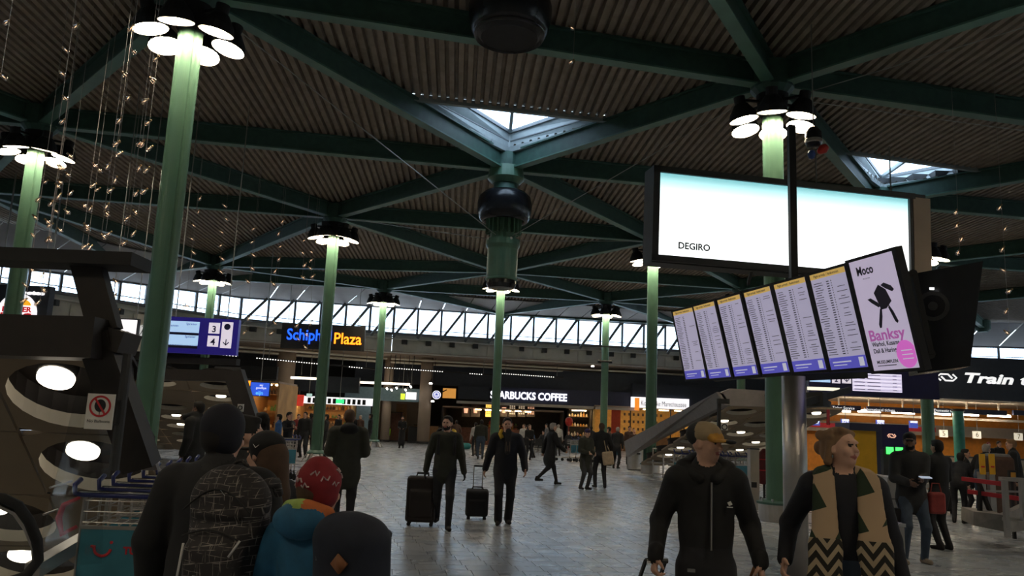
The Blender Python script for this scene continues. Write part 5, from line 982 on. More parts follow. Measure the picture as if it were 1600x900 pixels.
mat('skin', (.60,.35,.25), .5, var=.08, scale=20); mat('skin_brown', (.16,.085,.055), .5, var=.08); mat('lip', (.40,.13,.11), .5, var=.05); mat('eye', (.03,.022,.02), .25, var=0); mat('teeth', (.75,.7,.62), .4, var=0)
for n_, c_ in dict(hair_black=(.012,.010,.009), hair_brown=(.075,.042,.024), hair_dark_blonde=(.22,.125,.065), hair_grey=(.34,.31,.28), coat_black=(.009,.009,.010), coat_charcoal=(.018,.018,.019), coat_olive=(.030,.031,.021), coat_navy=(.010,.011,.017), coat_brown=(.075,.04,.028), coat_tan=(.22,.15,.10), coat_red=(.26,.035,.03), coat_blue=(.04,.13,.33), coat_white=(.48,.47,.45), coat_grey=(.14,.14,.145), coat_teal=(.012,.10,.20), jean=(.045,.065,.10), trouser=(.015,.015,.018), trouser_grey=(.05,.05,.055), shoe=(.014,.012,.012), shoe_pale=(.25,.2,.15), glove=(.012,.012,.014), hat_navy=(.010,.011,.020), hat_red=(.22,.012,.018), mustard=(.55,.36,.03), bag_black=(.013,.013,.014), bag_navy=(.012,.016,.030), cream=(.55,.42,.28), collar_lime=(.30,.42,.10), collar_orange=(.45,.12,.03), cap_tan=(.33,.24,.14), cap_gold=(.50,.25,.04), eyelash=(.02,.015,.012)).items(): mat(n_, c_, .8 if 'skin' not in n_ else .5, var=.15, scale=14)
def head_prims(hp, yaw, pitch, skin='skin', hair='hair_black', style='short', beard=None, smile=False, fine=False, roll=0):
    """head about its neck pivot hp; +Y is forward before turning"""
    R = rot('z', yaw)@rot('x', pitch)@rot('y', roll); T = lambda *p: hp+R@V(*p); out = []
    E_ = lambda c, r, m, k=.015, pri=0: out.append({**pe(T(*c), r, m, k, R), 'pri': pri})
    E_((0,-.005,.125), (.074,.094,.098), skin, .02); E_((0,.028,.06), (.055,.062,.062), skin, .025); E_((0,.05,.022), (.028,.03,.022), skin, .02)
    out.append(pc(T(0,.088,.118), T(0,.110,.082), .008, .013, skin, .012)); E_((0,.084,.138), (.05,.016,.012), skin, .012)
    for s in (-1, 1):
        E_((s*.077,-.005,.10), (.012,.022,.032), skin, .008); E_((s*.030,.0875,.117), (.0115,.006,.0052), 'eye', .003, .001); E_((s*.036,.07,.08), (.025,.02,.022), skin, .02)
        E_((s*.031,.091,.136), (.018,.005,.0032), hair if hair != 'hair_grey' else 'hair_brown', .004, .0)
    E_((0,.090,.050), (.023,.010,.0065), 'lip' if skin == 'skin' else skin, .005, .003)
    if smile: E_((0,.0945,.051), (.018,.007,.004), 'teeth', .003, .003)
    if beard: E_((0,.034,.045), (.060,.064,.050), beard, .01, -.001); E_((0,.092,.052), (.02,.008,.005), 'lip' if skin == 'skin' else skin, .004, .004)
    if style in ('short', 'long', 'bun', 'tail'):
        E_((0,-.022,.150), (.083,.098,.088), hair, .012, .002); E_((0,-.055,.10), (.074,.062,.07), hair, .02, .002); E_((0,.045,.205), (.058,.04,.022), hair, .02, .002)
    if style == 'bald': pass
    if style == 'tail': out.append(pc(T(0,-.12,.13), T(0,-.16,-.03), .035, .022, hair, .02))
    return out, T, R
def human(o):
    """o: pose and clothing; returns primitives in a frame where the person faces +Y, 1.78 m tall"""
    g = o.get; top, bot, shoe, skin = g('top', 'coat_black'), g('bottom', 'trouser'), g('shoe', 'shoe'), g('skin', 'skin'); w = g('w', 1.0); hz_ = g('hip', .93); P_ = []
    hip = V(0, 0, hz_)+V(*g('hipoff', (0,0,0))); ch = hip+V(g('lx', 0), g('ly', 0), .42 if g('lean') is None else .42*math.cos(g('lean'))); 
    if g('lean') is not None: ch = ch+V(0, .42*math.sin(g('lean')), 0)
    up = (ch-hip)/np.linalg.norm(ch-hip); tw = rot('z', g('twist', 0)); rx = tw@V(1,0,0); fw = np.cross(up, rx); Y_ = (tw@V(0,1,0), .66)
    P_ += [pc(hip-up*.02, hip+up*.10, .150*w, .140*w, bot, .03, Y_), pc(hip+up*.10, hip+up*.22, .140*w, .148*w, top, .04, Y_), pc(hip+up*.22, ch, .150*w, .172*w, top, .05, Y_)]
    sh = ch+up*.09; feet = g('feet', ((-.10,0,0), (.10,0,0)))
    for s, f in zip((-1, 1), feet):
        h0 = hip+V(s*.088*w, 0, -.03); an = V(*f)+V(0,-.05,.085); kn, an = ik(h0, an, .425, .43, V(s*.08, 1, .15)); fa = g('toe', (0, 0))[0 if s < 0 else 1]; fd = rot('z', fa+s*-.15)@V(0,1,0)
        P_ += [pc(h0, kn, .088*w, .063*w, bot, .035), pc(kn, an, .062*w, g('ankle', .050), bot, .03), pc(an+V(0,0,.02)-fd*.02, an+V(0,0,-.045)-fd*.045, .042, .040, shoe, .015), pc(an+V(0,0,-.05)-fd*.03, an+V(0,0,-.052)+fd*.14, .037, .034, shoe, .02)]
    hem = g('hem')
    if hem: P_.append(pc(hip+up*.12, hip+up*(hem-.93)+V(0,0,0), .165*w, g('hemr', .185)*w, top, .05, Y_))
    ar = g('arm', .056)*(.5+.5*w); hands = g('hands', ((-.27,.04,.88), (.27,.04,.88)))
    P_.append(pc(sh-rx*.15*w, sh+rx*.15*w, .075, .075, top, .05)); P_.append(pc(ch+up*.02, sh+up*.06, .13*w, .065, top, .05, Y_))
    for s, h in zip((-1, 1), hands):
        s0 = sh+rx*s*.180*w-up*.02; hv = V(*h); el, wr = ik(s0, hv, .285, .255, V(*g('elb', (s*.5, -1, -.2))) if g('elb') is None else V(*g('elb')[0 if s < 0 else 1])); P_ += [pc(s0, el, ar+.010, ar, top, .04), pc(el, wr, ar-.002, ar-.014, top, .025)]
        fd = (wr-el)/np.linalg.norm(wr-el); hd = g('hdir'); 
        if hd is not None and hd[0 if s < 0 else 1] is not None: fd = V(*hd[0 if s < 0 else 1])
        pn = V(*g('palm')[0 if s < 0 else 1]) if g('palm') else V(-s, .2, 0); P_ += hand(wr+fd*.005, fd, pn, s if not g('flip') else -s, g('glove', skin), g('curl', .45))
        if g('cuff'): P_.append(pc(wr-fd*.03, wr+fd*.005, ar-.012, ar-.012, top, .005))
    hp = sh+up*.105+V(*g('hoff', (0,.015,0))); P_.append(pc(sh+up*.01, hp+up*.03, .056, .053, skin, .02)); P_.append(pc(sh+up*.03-fw*.02, sh+up*.085-fw*.015, .085, .072, g('collar', top), .02))
    if g('hood'): P_.append(pe(sh+up*.05-fw*.10, (.13,.07,.085), g('hood'), .03))
    hpr, T, R = head_prims(hp, g('yaw', 0), g('pitch', 0), skin, g('hair', 'hair_black'), g('style', 'short'), g('beard'), g('smile', False), g('fine', False), g('roll', 0))
    for a in g('add', ()): hpr.append(a(T, R, sh, hip, up))
    return P_+hpr, T, R, sh, hip, up
def person(label, x, y, face_, H=1.75, vox=.03, group=None, extras=None, z=0, **o):
    """face_: heading in degrees, 0 looks away from the camera, 90 looks left, 180 looks at the camera"""
    pr, T, R, sh, hip, up = human(o); s = H/1.78; t = thing('person', label, 'person', (x, y, z), math.radians(face_), group)
    grow(pr, vox, 'body', None, t, s)
    for nm, (prs, vx) in (extras(T, R, sh, hip, up) if extras else {}).items(): grow(prs, vx, nm, None, t, s)
    return t, s, T, R
# ------------------------------------------------------------------ the people in the foreground
def pat_backpack():
    m = mat('backpack_print', (.03,.026,.027), .75, var=.2, scale=12); nt = m.node_tree; b = nt.nodes['Principled BSDF']; tc = nt.nodes.new('ShaderNodeTexCoord'); acc = None
    for sc, rt, off in ((9.0, .06, 0), (12.0, -.10, .37), (7.0, .14, .2)):
        mp = nt.nodes.new('ShaderNodeMapping'); mp.inputs['Rotation'].default_value = (0, rt, 0); mp.inputs['Location'].default_value = (off, off, off*1.7); mp.inputs['Scale'].default_value = (sc, sc*.3, sc)
        nt.links.new(tc.outputs['Object'], mp.inputs[0]); br = nt.nodes.new('ShaderNodeTexBrick'); br.inputs['Mortar Size'].default_value = .012; br.inputs['Scale'].default_value = 1.0; br.inputs['Color1'].default_value = br.inputs['Color2'].default_value = (0,0,0,1); br.inputs['Mortar'].default_value = (1,1,1,1); br.inputs['Brick Width'].default_value = .62; br.inputs['Row Height'].default_value = .45
        sx = nt.nodes.new('ShaderNodeSeparateXYZ'); cx = nt.nodes.new('ShaderNodeCombineXYZ'); nt.links.new(mp.outputs[0], sx.inputs[0]); nt.links.new(sx.outputs['X'], cx.inputs['X']); nt.links.new(sx.outputs['Z'], cx.inputs['Y']); nt.links.new(cx.outputs[0], br.inputs[0])
        no = nt.nodes.new('ShaderNodeTexNoise'); no.inputs['Scale'].default_value = 13+sc; nt.links.new(tc.outputs['Object'], no.inputs['Vector']); mr = nt.nodes.new('ShaderNodeMapRange'); mr.inputs['From Min'].default_value = .42; mr.inputs['From Max'].default_value = .62; nt.links.new(no.outputs['Fac'], mr.inputs[0])
        mu = nt.nodes.new('ShaderNodeMath'); mu.operation = 'MULTIPLY'; nt.links.new(br.outputs['Color'], mu.inputs[0]); nt.links.new(mr.outputs[0], mu.inputs[1])
        if acc is None: acc = mu
        else: mx = nt.nodes.new('ShaderNodeMath'); mx.operation = 'MAXIMUM'; nt.links.new(acc.outputs[0], mx.inputs[0]); nt.links.new(mu.outputs[0], mx.inputs[1]); acc = mx
    mix = nt.nodes.new('ShaderNodeMixRGB'); mix.inputs[1].default_value = (.022,.019,.020,1); mix.inputs[2].default_value = (.26,.23,.21,1); nt.links.new(acc.outputs[0], mix.inputs[0]); nt.links.new(mix.outputs[0], b.inputs['Base Color'])
pat_backpack(); mat('piping_white', (.5,.5,.5), .5, var=.05)
# 1 man with navy beanie and patterned backpack
d = 3.75; q = P(345, 700, d)
def beanie(T, R, sh, hip, up):
    return {'beanie': ([pe(T(0,-.012,.165), (.094,.112,.105), 'hat_navy', .02, R), pc(T(0,-.012,.105), T(0,-.012,.13), .098, .100, 'hat_navy', .015, None)], .010)}
person('man in a dark navy beanie and black puffer jacket wearing a backpack, seen from behind', q.x, d, -12, 1.70, .012, extras=beanie, top='coat_black', bottom='trouser', w=1.22, arm=.078, hair='hair_black', yaw=-.25, hem=.80, hemr=.2, collar='coat_charcoal', hands=((-.36,.10,.92), (.33,.12,.95)))
def backpack(name, label, loc, rz, tilt, prims, vox, parts):
    t = thing(name, label, 'backpack', loc, R=(Matrix.Rotation(rz, 3, 'Z') @ Matrix.Rotation(tilt, 3, 'X'))); grow(prims, vox, 'bag_body', None, t)
    for nm, f, mm in parts: m = MB(); f(m); m.build(nm, mm, t, smooth=True)
    return t
bp = 'backpack_print'; bc = P(344, 842, 3.42)
prs = [pbx((0,0,.0), (.165,.10,.25), .09, bp, .03), pe((0,-.01,.20), (.15,.10,.12), bp, .05), pbx((0,-.10,-.10), (.125,.07,.14), .06, bp, .03), pe((0,-.09,.05), (.125,.05,.05), bp, .03), pe((0,-.08,.13), (.13,.05,.03), bp, .02)]
arc = lambda f, n=16: [f(i/(n-1)) for i in range(n)]
backpack('backpack', 'black backpack with a white broken grid print on the beanie man', (bc.x+.02, 3.47, bc.z-.02), math.radians(-12), .05, prs, .010, [
    ('piping', lambda m: (m.tube([(-.115,-.155,-.26), (-.12,-.165,-.12), (-.10,-.168,.02)], .005, 6), m.tube(arc(lambda t: (-.105+.21*t, -.172+.03*(2*t-1)**2, -.075-.035*math.sin(math.pi*t))), .005, 6), m.tube([(.10,-.168,-.02), (.13,-.14,.04)], .005, 6)), 'piping_white'),
    ('zip', lambda m: m.tube(arc(lambda t: (-.15+.30*t, -.11, .14+.09*math.sin(math.pi*t))), .004, 5), 'coat_charcoal'), ('zip', lambda m: m.tube(arc(lambda t: (-.12+.24*t, -.15, .045+.03*math.sin(math.pi*t))), .004, 5), 'coat_charcoal'),
    ('zip_puller', lambda m: m.bar((.02,-.125,.23), (.05,-.135,.21), .006, .004), 'chrome'), ('grab_loop', lambda m: m.tube(arc(lambda t: (-.04+.08*t, .05, .30+.03*math.sin(math.pi*t)), 8), .009, 6), bp),
    ('shoulder_strap', lambda m: m.tube([(-.09,.05,.21), (-.11,.10,.245), (-.12,.15,.25), (-.125,.20,.20)], [.022,.025,.025,.02], 8), bp), ('shoulder_strap', lambda m: m.tube([(.09,.05,.21), (.11,.10,.235), (.12,.14,.235), (.12,.18,.18)], [.022,.025,.025,.02], 8), bp)])
# 2 woman with black cap and long hair
d = 4.15; q = P(418, 700, d)
def cap2(T, R, sh, hip, up):
    hair = [pe(T(0,-.03,.12), (.086,.10,.10), 'hair_brown', .02, R), pc(T(0,-.08,.10), T(-.02,-.13,-.10), .075, .07, 'hair_brown', .03), pc(T(-.02,-.13,-.10), T(-.03,-.135,-.30), .07, .03, 'hair_brown', .03), pc(T(-.05,-.06,.06), T(-.07,-.05,-.14), .04, .03, 'hair_brown', .03)]
    cap = [pe(T(0,-.012,.170), (.092,.108,.072), 'coat_black', .01, R), pc(T(0,-.012,.128), T(0,-.012,.15), .09, .095, 'coat_black', .01), pe(T(0,.12,.135), (.068,.075,.010), 'coat_black', .02, R)]
    return {'hair': (hair, .010), 'cap': (cap, .008)}
pw, s_, T_, R_ = person('woman in a black cap with long brown hair beside the beanie man', q.x, d, 62, 1.60, .012, extras=cap2, top='coat_black', style='none', hair='hair_brown', w=1.05, arm=.065, hem=.8, hands=((-.25,.10,.92), (.25,.12,.92)))
m = MB(); c_ = T_(-.093,-.02,.155)*s_; m.tube([c_+V(-.004,.018,.012), c_+V(-.004,.0,-.004), c_+V(-.004,-.022,.010)], [.001,.003,.001], 5); m.build('swoosh', 'paper_white', pw)
# 3 face in profile between them
d = 4.7; q = P(380, 690, d); person('person in profile mostly hidden between the beanie man and the capped woman', q.x, d, -62, 1.68, .014, top='coat_charcoal', hair='hair_black', fine=True, hands=((-.22,.1,.95), (.22,.1,.95)))
# 4 child with red hat, teal jacket, navy backpack
d = 3.35; q = P(497, 760, d); mat('hat_scribble', (.45,.36,.36), .7, var=.1)
def redhat(T, R, sh, hip, up):
    return {'knitted_hat': ([pe(T(0,-.01,.16), (.098,.112,.098), 'hat_red', .02, R), pc(T(0,-.01,.10), T(0,-.01,.13), .098, .102, 'hat_red', .02), pe(T(.02,-.03,.24), (.05,.05,.03), 'hat_red', .04, R)], .009),
            'hood': ([pe(sh+up*.08+V(0,-.11,0), (.15,.085,.085), 'coat_teal', .03), pc(sh+up*.12+V(-.10,-.07,.01), sh+up*.13+V(.02,-.13,.02), .040, .038, 'collar_lime', .01), pc(sh+up*.13+V(.05,-.12,.02), sh+up*.12+V(.12,-.06,.0), .036, .036, 'collar_orange', .01)], .011)}
pw, s_, T_, R_ = person('youth in a red patterned hat and teal jacket with a navy backpack, seen from behind', q.x, d, -28, 1.50, .012, extras=redhat, top='coat_teal', bottom='coat_navy', hair='hair_brown', yaw=-.2, w=1.12, arm=.072, hem=.82, hands=((-.33,.12,.95), (.33,.14,1.0)))
r = random.Random(4)
for k in range(9):
    a = -2.6+k*.42+r.uniform(-.1,.1); zz = .13+.085*((k*37) % 10)/10; c_ = lambda a_, z_: T_(.103*math.sqrt(max(.05, 1-((z_-.15)/.115)**2))*math.cos(a_), -.01+.117*math.sqrt(max(.05, 1-((z_-.15)/.115)**2))*math.sin(a_), z_)*s_
    m = MB(); m.tube([c_(a+.10*i, zz+.012*math.sin(i*2.3+k)) for i in range(5)], .0035, 5); m.build('hat_motif', 'hat_scribble', pw)
bc = P(550, 878, 3.05); nv = 'bag_navy'
backpack('backpack', 'navy backpack with a tan leather diamond patch on the youth', (bc.x, 3.06, bc.z-.06), math.radians(-28), .08, [pbx((0,0,0), (.150,.085,.21), .075, nv, .03), pe((0,-.01,.15), (.13,.08,.09), nv, .05), pbx((0,-.08,-.10), (.12,.05,.10), .045, nv, .03)], .010, [
    ('leather_patch', lambda m: m.box((.02,-.094,.075), (.050,.016,.050), Matrix.Rotation(.72, 3, 'Y')), mat('leather_tan', (.22,.085,.03), .6)), ('zip_puller', lambda m: m.bar((-.10,-.075,.12), (-.095,-.08,.07), .008, .005), 'chrome'),
    ('side_pocket', lambda m: m.lathe([(.03,-.12), (.035,-.02), (.03,.0)], (.155,-.02,0), 10), 'coat_grey'), ('shoulder_strap', lambda m: m.tube([(.06,.05,.15), (.07,.08,.165), (.075,.12,.14)], [.018,.02,.018], 8), nv), ('shoulder_strap', lambda m: m.tube([(-.06,.05,.15), (-.07,.08,.165), (-.075,.12,.14)], [.018,.02,.018], 8), nv), ('dotted_trim', lambda m: [m.box((-.09+.02*i,-.132,-.06-.004*(i % 2)), (.006,.004,.006)) for i in range(10)], 'paper_white')])
# 5 man in the dark coat, from behind
q = P(546, 660, 12.6); person('man in a dark padded coat seen from behind, hands in front', q.x, 12.6, 14, 1.80, .018, top='coat_olive', bottom='trouser', w=1.2, arm=.075, hem=.80, hair='hair_brown', hood='coat_black', hands=((-.16,.24,1.12), (.16,.24,1.12)), yaw=-.2)
# 6, 7 the two men with suitcases
q = Zp(690, 826, 0); F6 = q; p6, s6, T6, R6 = person('bearded man in an olive jacket and black gloves with a large suitcase', q.x, q.y, 186, 1.77, .014, top='coat_olive', bottom='trouser', glove='glove', hair='hair_black', beard='hair_black', smile=True, yaw=-.35, feet=((-.09,.26,0), (.08,-.30,.06)), hem=.88, hemr=.17, w=1.05, arm=.062, hands=((-.31,.06,.88), (.30,-.06,.90)), collar='coat_grey')
m = MB(); m.tube([V(-.13,.13,1.46), V(-.13,.15,1.30), V(-.13,.12,1.15)], .024, 6); m.build('bag_strap', 'bag_black', p6); m = MB(); m.tube([V(.13,.13,1.46), V(.13,.15,1.30), V(.13,.12,1.15)], .024, 6); m.build('bag_strap', 'bag_black', p6)
q = P(708, 680, F6.y+.22); m = [pe((0,0,0), (.07,.09,.10), 'mustard', .02), pbx((-.12,.02,-.12), (.16,.08,.22), .06, 'bag_black', .03)]; t = thing('backpack', 'black backpack with a mustard yellow corner on the bearded man', 'backpack', (q.x, q.y, q.z)); grow(m, .015, 'bag_body', None, t); mm_ = MB(); mm_.tube([(-.24,.0,.05), (-.22,-.06,.10), (-.2,-.14,.08)], .02, 6); mm_.build('shoulder_strap', 'bag_black', t)
q = Zp(786, 820, 0); F7 = q; p7, s7, T7, R7 = person('smiling man in a black jacket with yellow collar pulling a small suitcase', q.x, q.y, 184, 1.79, .014, top='coat_navy', bottom='trouser', hair='hair_black', smile=True, feet=((-.09,-.12,0), (.09,.10,0)), hem=.87, hemr=.17, ankle=.07, w=1.12, arm=.066, hands=((-.32,.12,.93), (.34,-.10,.88)))
m = MB(); m.tube([V(.09,.0,1.56), V(.12,.06,1.50), V(.09,.12,1.44)], .035, 8); m.build('yellow_collar', 'mustard', p7, smooth=True); sc_ = [pc((-.02,.10,1.54), (-.01,.15,1.20), .055, .05, 'coat_charcoal', .02, ((0,1,0), .5))]; grow(sc_, .014, 'scarf', None, p7, s7)
for k in (-1, 0, 1): m = MB(); m.tube([V(-.015+k*.028,.145,1.38), V(-.015+k*.03,.178,1.22)], .004, 4); m.build('scarf_stripe', 'coat_tan', p7)
def suitcase(label, loc, rz, w, h, dp, m_, handle, tilt=0, fold=False):
    t = thing('suitcase', label, 'suitcase', loc, R=Matrix.Rotation(rz, 3, 'Z') @ Matrix.Rotation(tilt, 3, 'X')); grow([pbx((0,0,h/2+.06), (w/2,dp/2,h/2), .05, m_, .01), pbx((0,-dp/2,h/2), (w*.38,.03,h*.3), .025, m_, .02)], .016, 'shell', None, t)
    for sx in (-1, 1):
        for sy in (-1, 1): m = MB(); m.cyl((sx*(w/2-.06),sy*dp*.32-.01,.032), (sx*(w/2-.06),sy*dp*.32+.02,.032), .032, n=10); m.box((sx*(w/2-.06),sy*dp*.32,.065), (.04,.05,.03)); m.build('wheel', 'black_matt', t)
        m = MB(); m.cyl((sx*w*.2,dp*.4,h), (sx*w*.2,dp*.4,h+handle), .010, n=6); m.build('handle_tube', 'steel' if not fold else 'black_matt', t)
    m = MB(); m.tube([(-w*.2,dp*.4,h+handle), (w*.2,dp*.4,h+handle)], .016, 8); m.build('grip', 'black_matt', t); m = MB(); m.tube([(-.10,0,h+.06), (-.08,0,h+.10), (.08,0,h+.10), (.10,0,h+.06)], .012, 6); m.build('carry_handle', 'black_matt', t)
    m = MB(); m.tube([(-w*.44,-dp/2-.004,.12), (-w*.44,-dp/2-.004,h), (w*.44,-dp/2-.004,h), (w*.44,-dp/2-.004,.12)], .006, 5); m.build('zip', 'coat_charcoal', t); return t
q = Zp(656, 821, 0); suitcase('large dark brown suitcase beside the bearded man', (q.x, q.y, 0), .05, .48, .72, .30, mat('case_brown', (.022,.015,.013), .6).name, .10)
q = Zp(744, 811, 0); suitcase('small black cabin suitcase with an extended handle', (q.x, q.y, 0), .05, .40, .46, .24, 'bag_black', .45, tilt=.12)
# 8 woman striding, 9-10 couple
q = Zp(858, 757, 0); person('woman with short fair hair in a black coat striding to the right', q.x, q.y, -72, 1.75, .018, top='coat_black', bottom='trouser', hair='hair_grey', feet=((-.06,.30,0), (.06,-.34,.10)), hem=.72, hemr=.23, w=1.1, arm=.07, hands=((-.26,-.12,.92), (.24,.34,1.0)), lean=.10, ankle=.042)
q = Zp(914, 765, 0); person('person in a grey green coat and purple hat leaning on a companion', q.x, q.y, 215, 1.62, .018, top='coat_olive', bottom='trouser_grey', hair='hair_brown', hood='coat_tan', feet=((-.08,.06,0), (.08,-.06,0)), hem=.70, w=1.1, arm=.068, hands=((-.12,.26,1.05), (.14,.24,1.08)), pitch=-.3, add=(lambda T, R, sh, hip, up: pe(T(0,-.01,.175), (.09,.10,.07), 'hat_purple', .01, R),)) if mat('hat_purple', (.03,.02,.10), .8) else None
q = Zp(938, 762, 0); person('man in a black jacket with a cream tote bag seen from behind', q.x, q.y, 10, 1.80, .018, top='coat_black', bottom='trouser', hair='hair_brown', feet=((-.14,.10,0), (.10,-.04,0)), w=1.08, arm=.06, hands=((-.2,.2,1.02), (.28,.02,.92)))
q = P(950, 716, Zp(938,762,0).y-.1); t = thing('tote_bag', 'cream cloth tote bag on the shoulder of the man in black', 'bag', q); grow([pbx((0,0,0), (.16,.05,.19), .045, 'cream', .02, rot('y', -.15))], .018, 'bag_body', None, t); m = MB(); m.tube([(-.05,-.03,.17), (-.12,.0,.48), (-.10,.12,.50), (.06,.03,.17)], .012, 6); m.build('strap', 'cream', t)
# 11 man in cap and black hoodie
d = 5.05; q = P(1103, 790, d)
def cap11(T, R, sh, hip, up):
    cap = [pe(T(0,-.012,.165), (.090,.108,.078), 'cap_tan', .01, R), {**pe(T(0,-.05,.160), (.091,.088,.080), 'coat_charcoal', .01, R), 'pri': .0015}, {**pe(T(0,.07,.145), (.07,.035,.035), 'cap_gold', .01, R), 'pri': .002}, pe(T(0,.125,.128), (.070,.075,.011), 'cap_gold', .012, R), {**pe(T(0,.178,.125), (.05,.026,.013), 'coat_black', .006, R), 'pri': .002}]
    hood = [pc(sh+up*.05+V(-.13,-.02,0), sh+up*.07+V(-.05,-.12,0), .06, .075, 'coat_black', .03), pc(sh+up*.07+V(.05,-.12,0), sh+up*.05+V(.13,-.02,0), .075, .06, 'coat_black', .03), pc(sh+up*.07+V(-.05,-.12,0), sh+up*.07+V(.05,-.12,0), .075, .075, 'coat_black', .03), pc(sh+up*.05+V(.13,-.02,0), sh+up*.0+V(.05,.10,0), .055, .035, 'coat_black', .02), pc(sh+up*.05+V(-.13,-.02,0), sh+up*.0+V(-.05,.10,0), .055, .035, 'coat_black', .02)]
    return {'cap': (cap, .008), 'hood': (hood, .012)}
p11, s11, T11, R11 = person('laughing man in a tan cap and black zip hoodie pulling luggage', q.x, d, 172, 1.75, .009, extras=cap11, top='coat_black', bottom='trouser', skin='skin', hair='hair_grey', style='bald', smile=True, fine=True, yaw=.85, pitch=-.02, w=1.05, arm=.060, feet=((-.13,.14,0), (.13,-.16,.02)), hands=((-.31,.10,.97), (.31,.10,.97)), cuff=True, elb=((-.15,-1,0), (.15,-1,0)), curl=.85, hdir=((-.1,.15,-1), (.1,.15,-1)), palm=((.9,-.35,0), (-.9,-.35,0)))
fr = lambda x, z, o=0: V(x, (.172*1.05*.66)*math.sqrt(max(.1, 1-(x/.23)**2))+.012+o, z)
m = MB(); m.tube([fr(-.02, z)*s11 for z in np.linspace(1.02, 1.42, 9)], .006, 6); m.build('zip', 'steel', p11)
m = MB(); m.box(fr(-.13, 1.30, .008)*s11, (.022,.006,.022), Matrix.Rotation(.5, 3, 'Y')); m.box(fr(-.13, 1.278, .008)*s11, (.034,.005,.006)); m.build('chest_logo', 'paper_white', p11)
m = MB(); m.box(V(.10,.145,.90)*s11, (.045,.012,.018)); m.build('pocket_tag', 'coat_grey', p11)
mat('luggage_handle', (.02,.02,.02), .4)
h0 = P(1020, 876, 5.0); t = thing('suitcase', 'black suitcase with a raised pull handle under the hoodie man\'s left side of the picture', 'suitcase', (h0.x-.02, 5.25, 0), R=Matrix.Rotation(.15, 3, 'Z'))
t['label'] = 'black suitcase with a raised pull handle held by the man in the hoodie'; grow([pbx((0,.10,.32), (.20,.12,.26), .05, 'bag_black', .01)], .016, 'shell', None, t)
for s in (-1, 1): m = MB(); m.bar((s*.065-.03,.0,.55), (s*.062,-.25,h0.z), .014, .022); m.build('handle_tube', 'luggage_handle', t)
m = MB(); m.tube([(-.062,-.25,h0.z), (.075,-.25,h0.z)], .015, 8); m.build('grip', 'luggage_handle', t); m = MB(); m.tube([(-.06,-.252,h0.z+.0), (-.035,-.252,h0.z)], .0165, 8); m.build('button', 'chrome', t)
for s in (-1, 1): m = MB(); m.cyl((s*.16,.14,.035), (s*.12,.14,.035), .035, n=12); m.build('wheel', 'black_matt', t)
h0 = P(1183, 880, 5.0); t = thing('travel_bag', 'brown bag with two leather handles carried by the man in the hoodie', 'bag', (h0.x, 5.0, .28)); hz2 = h0.z-.28; grow([pbx((0,0,.12), (.11,.20,.14), .06, 'coat_brown', .02)], .016, 'bag_body', None, t)
for s in (-1, 1): m = MB(); m.tube([(s*.035,-.10,.25), (s*.03,-.05,hz2-.1), (s*.008,0,hz2), (s*.03,.05,hz2-.1), (s*.035,.10,.25)], .009, 6); m.build('handle', 'leather_tan', t)
# 12 woman with the patterned scarf
def pat_scarf():
    m = mat('scarf_pattern', (.5,.4,.3), .85, var=0); nt = m.node_tree; b = nt.nodes['Principled BSDF']; tc = nt.nodes.new('ShaderNodeTexCoord'); s = nt.nodes.new('ShaderNodeSeparateXYZ'); nt.links.new(tc.outputs['Object'], s.inputs[0])
    def M_(op, a, c=None, e=None):
        n = nt.nodes.new('ShaderNodeMath'); n.operation = op
        for i, v in enumerate((a, c, e)):
            if v is None: continue
            if isinstance(v, (int, float)): n.inputs[i].default_value = v
            else: nt.links.new(v, n.inputs[i])
        return n.outputs[0]
    x, z = s.outputs['X'], s.outputs['Z']
    zig = M_('ABSOLUTE', M_('SUBTRACT', M_('FRACT', M_('MULTIPLY', x, 8.5)), .5)); low = M_('GREATER_THAN', M_('FRACT', M_('ADD', M_('MULTIPLY', z, 13), M_('MULTIPLY', zig, 2.0))), .47)
    zig2 = M_('ABSOLUTE', M_('SUBTRACT', M_('FRACT', M_('ADD', M_('MULTIPLY', x, 4.2), M_('MULTIPLY', z, .9))), .5)); hi = M_('LESS_THAN', M_('FRACT', M_('ADD', M_('MULTIPLY', z, 5.2), M_('MULTIPLY', x, 1.9))), M_('SUBTRACT', M_('MULTIPLY', zig2, 2.1), .28))
    sel = M_('LESS_THAN', z, 1.14)
    c1 = nt.nodes.new('ShaderNodeMixRGB'); c1.inputs[1].default_value = (.42,.33,.22,1); c1.inputs[2].default_value = (.018,.016,.012,1); nt.links.new(low, c1.inputs[0])
    c2 = nt.nodes.new('ShaderNodeMixRGB'); c2.inputs[1].default_value = (.46,.33,.21,1); c2.inputs[2].default_value = (.020,.038,.018,1); nt.links.new(hi, c2.inputs[0])
    c3 = nt.nodes.new('ShaderNodeMixRGB'); nt.links.new(sel, c3.inputs[0]); nt.links.new(c2.outputs[0], c3.inputs[1]); nt.links.new(c1.outputs[0], c3.inputs[2]); nt.links.new(c3.outputs[0], b.inputs['Base Color'])
pat_scarf(); d = 4.75; q = P(1318, 800, d)
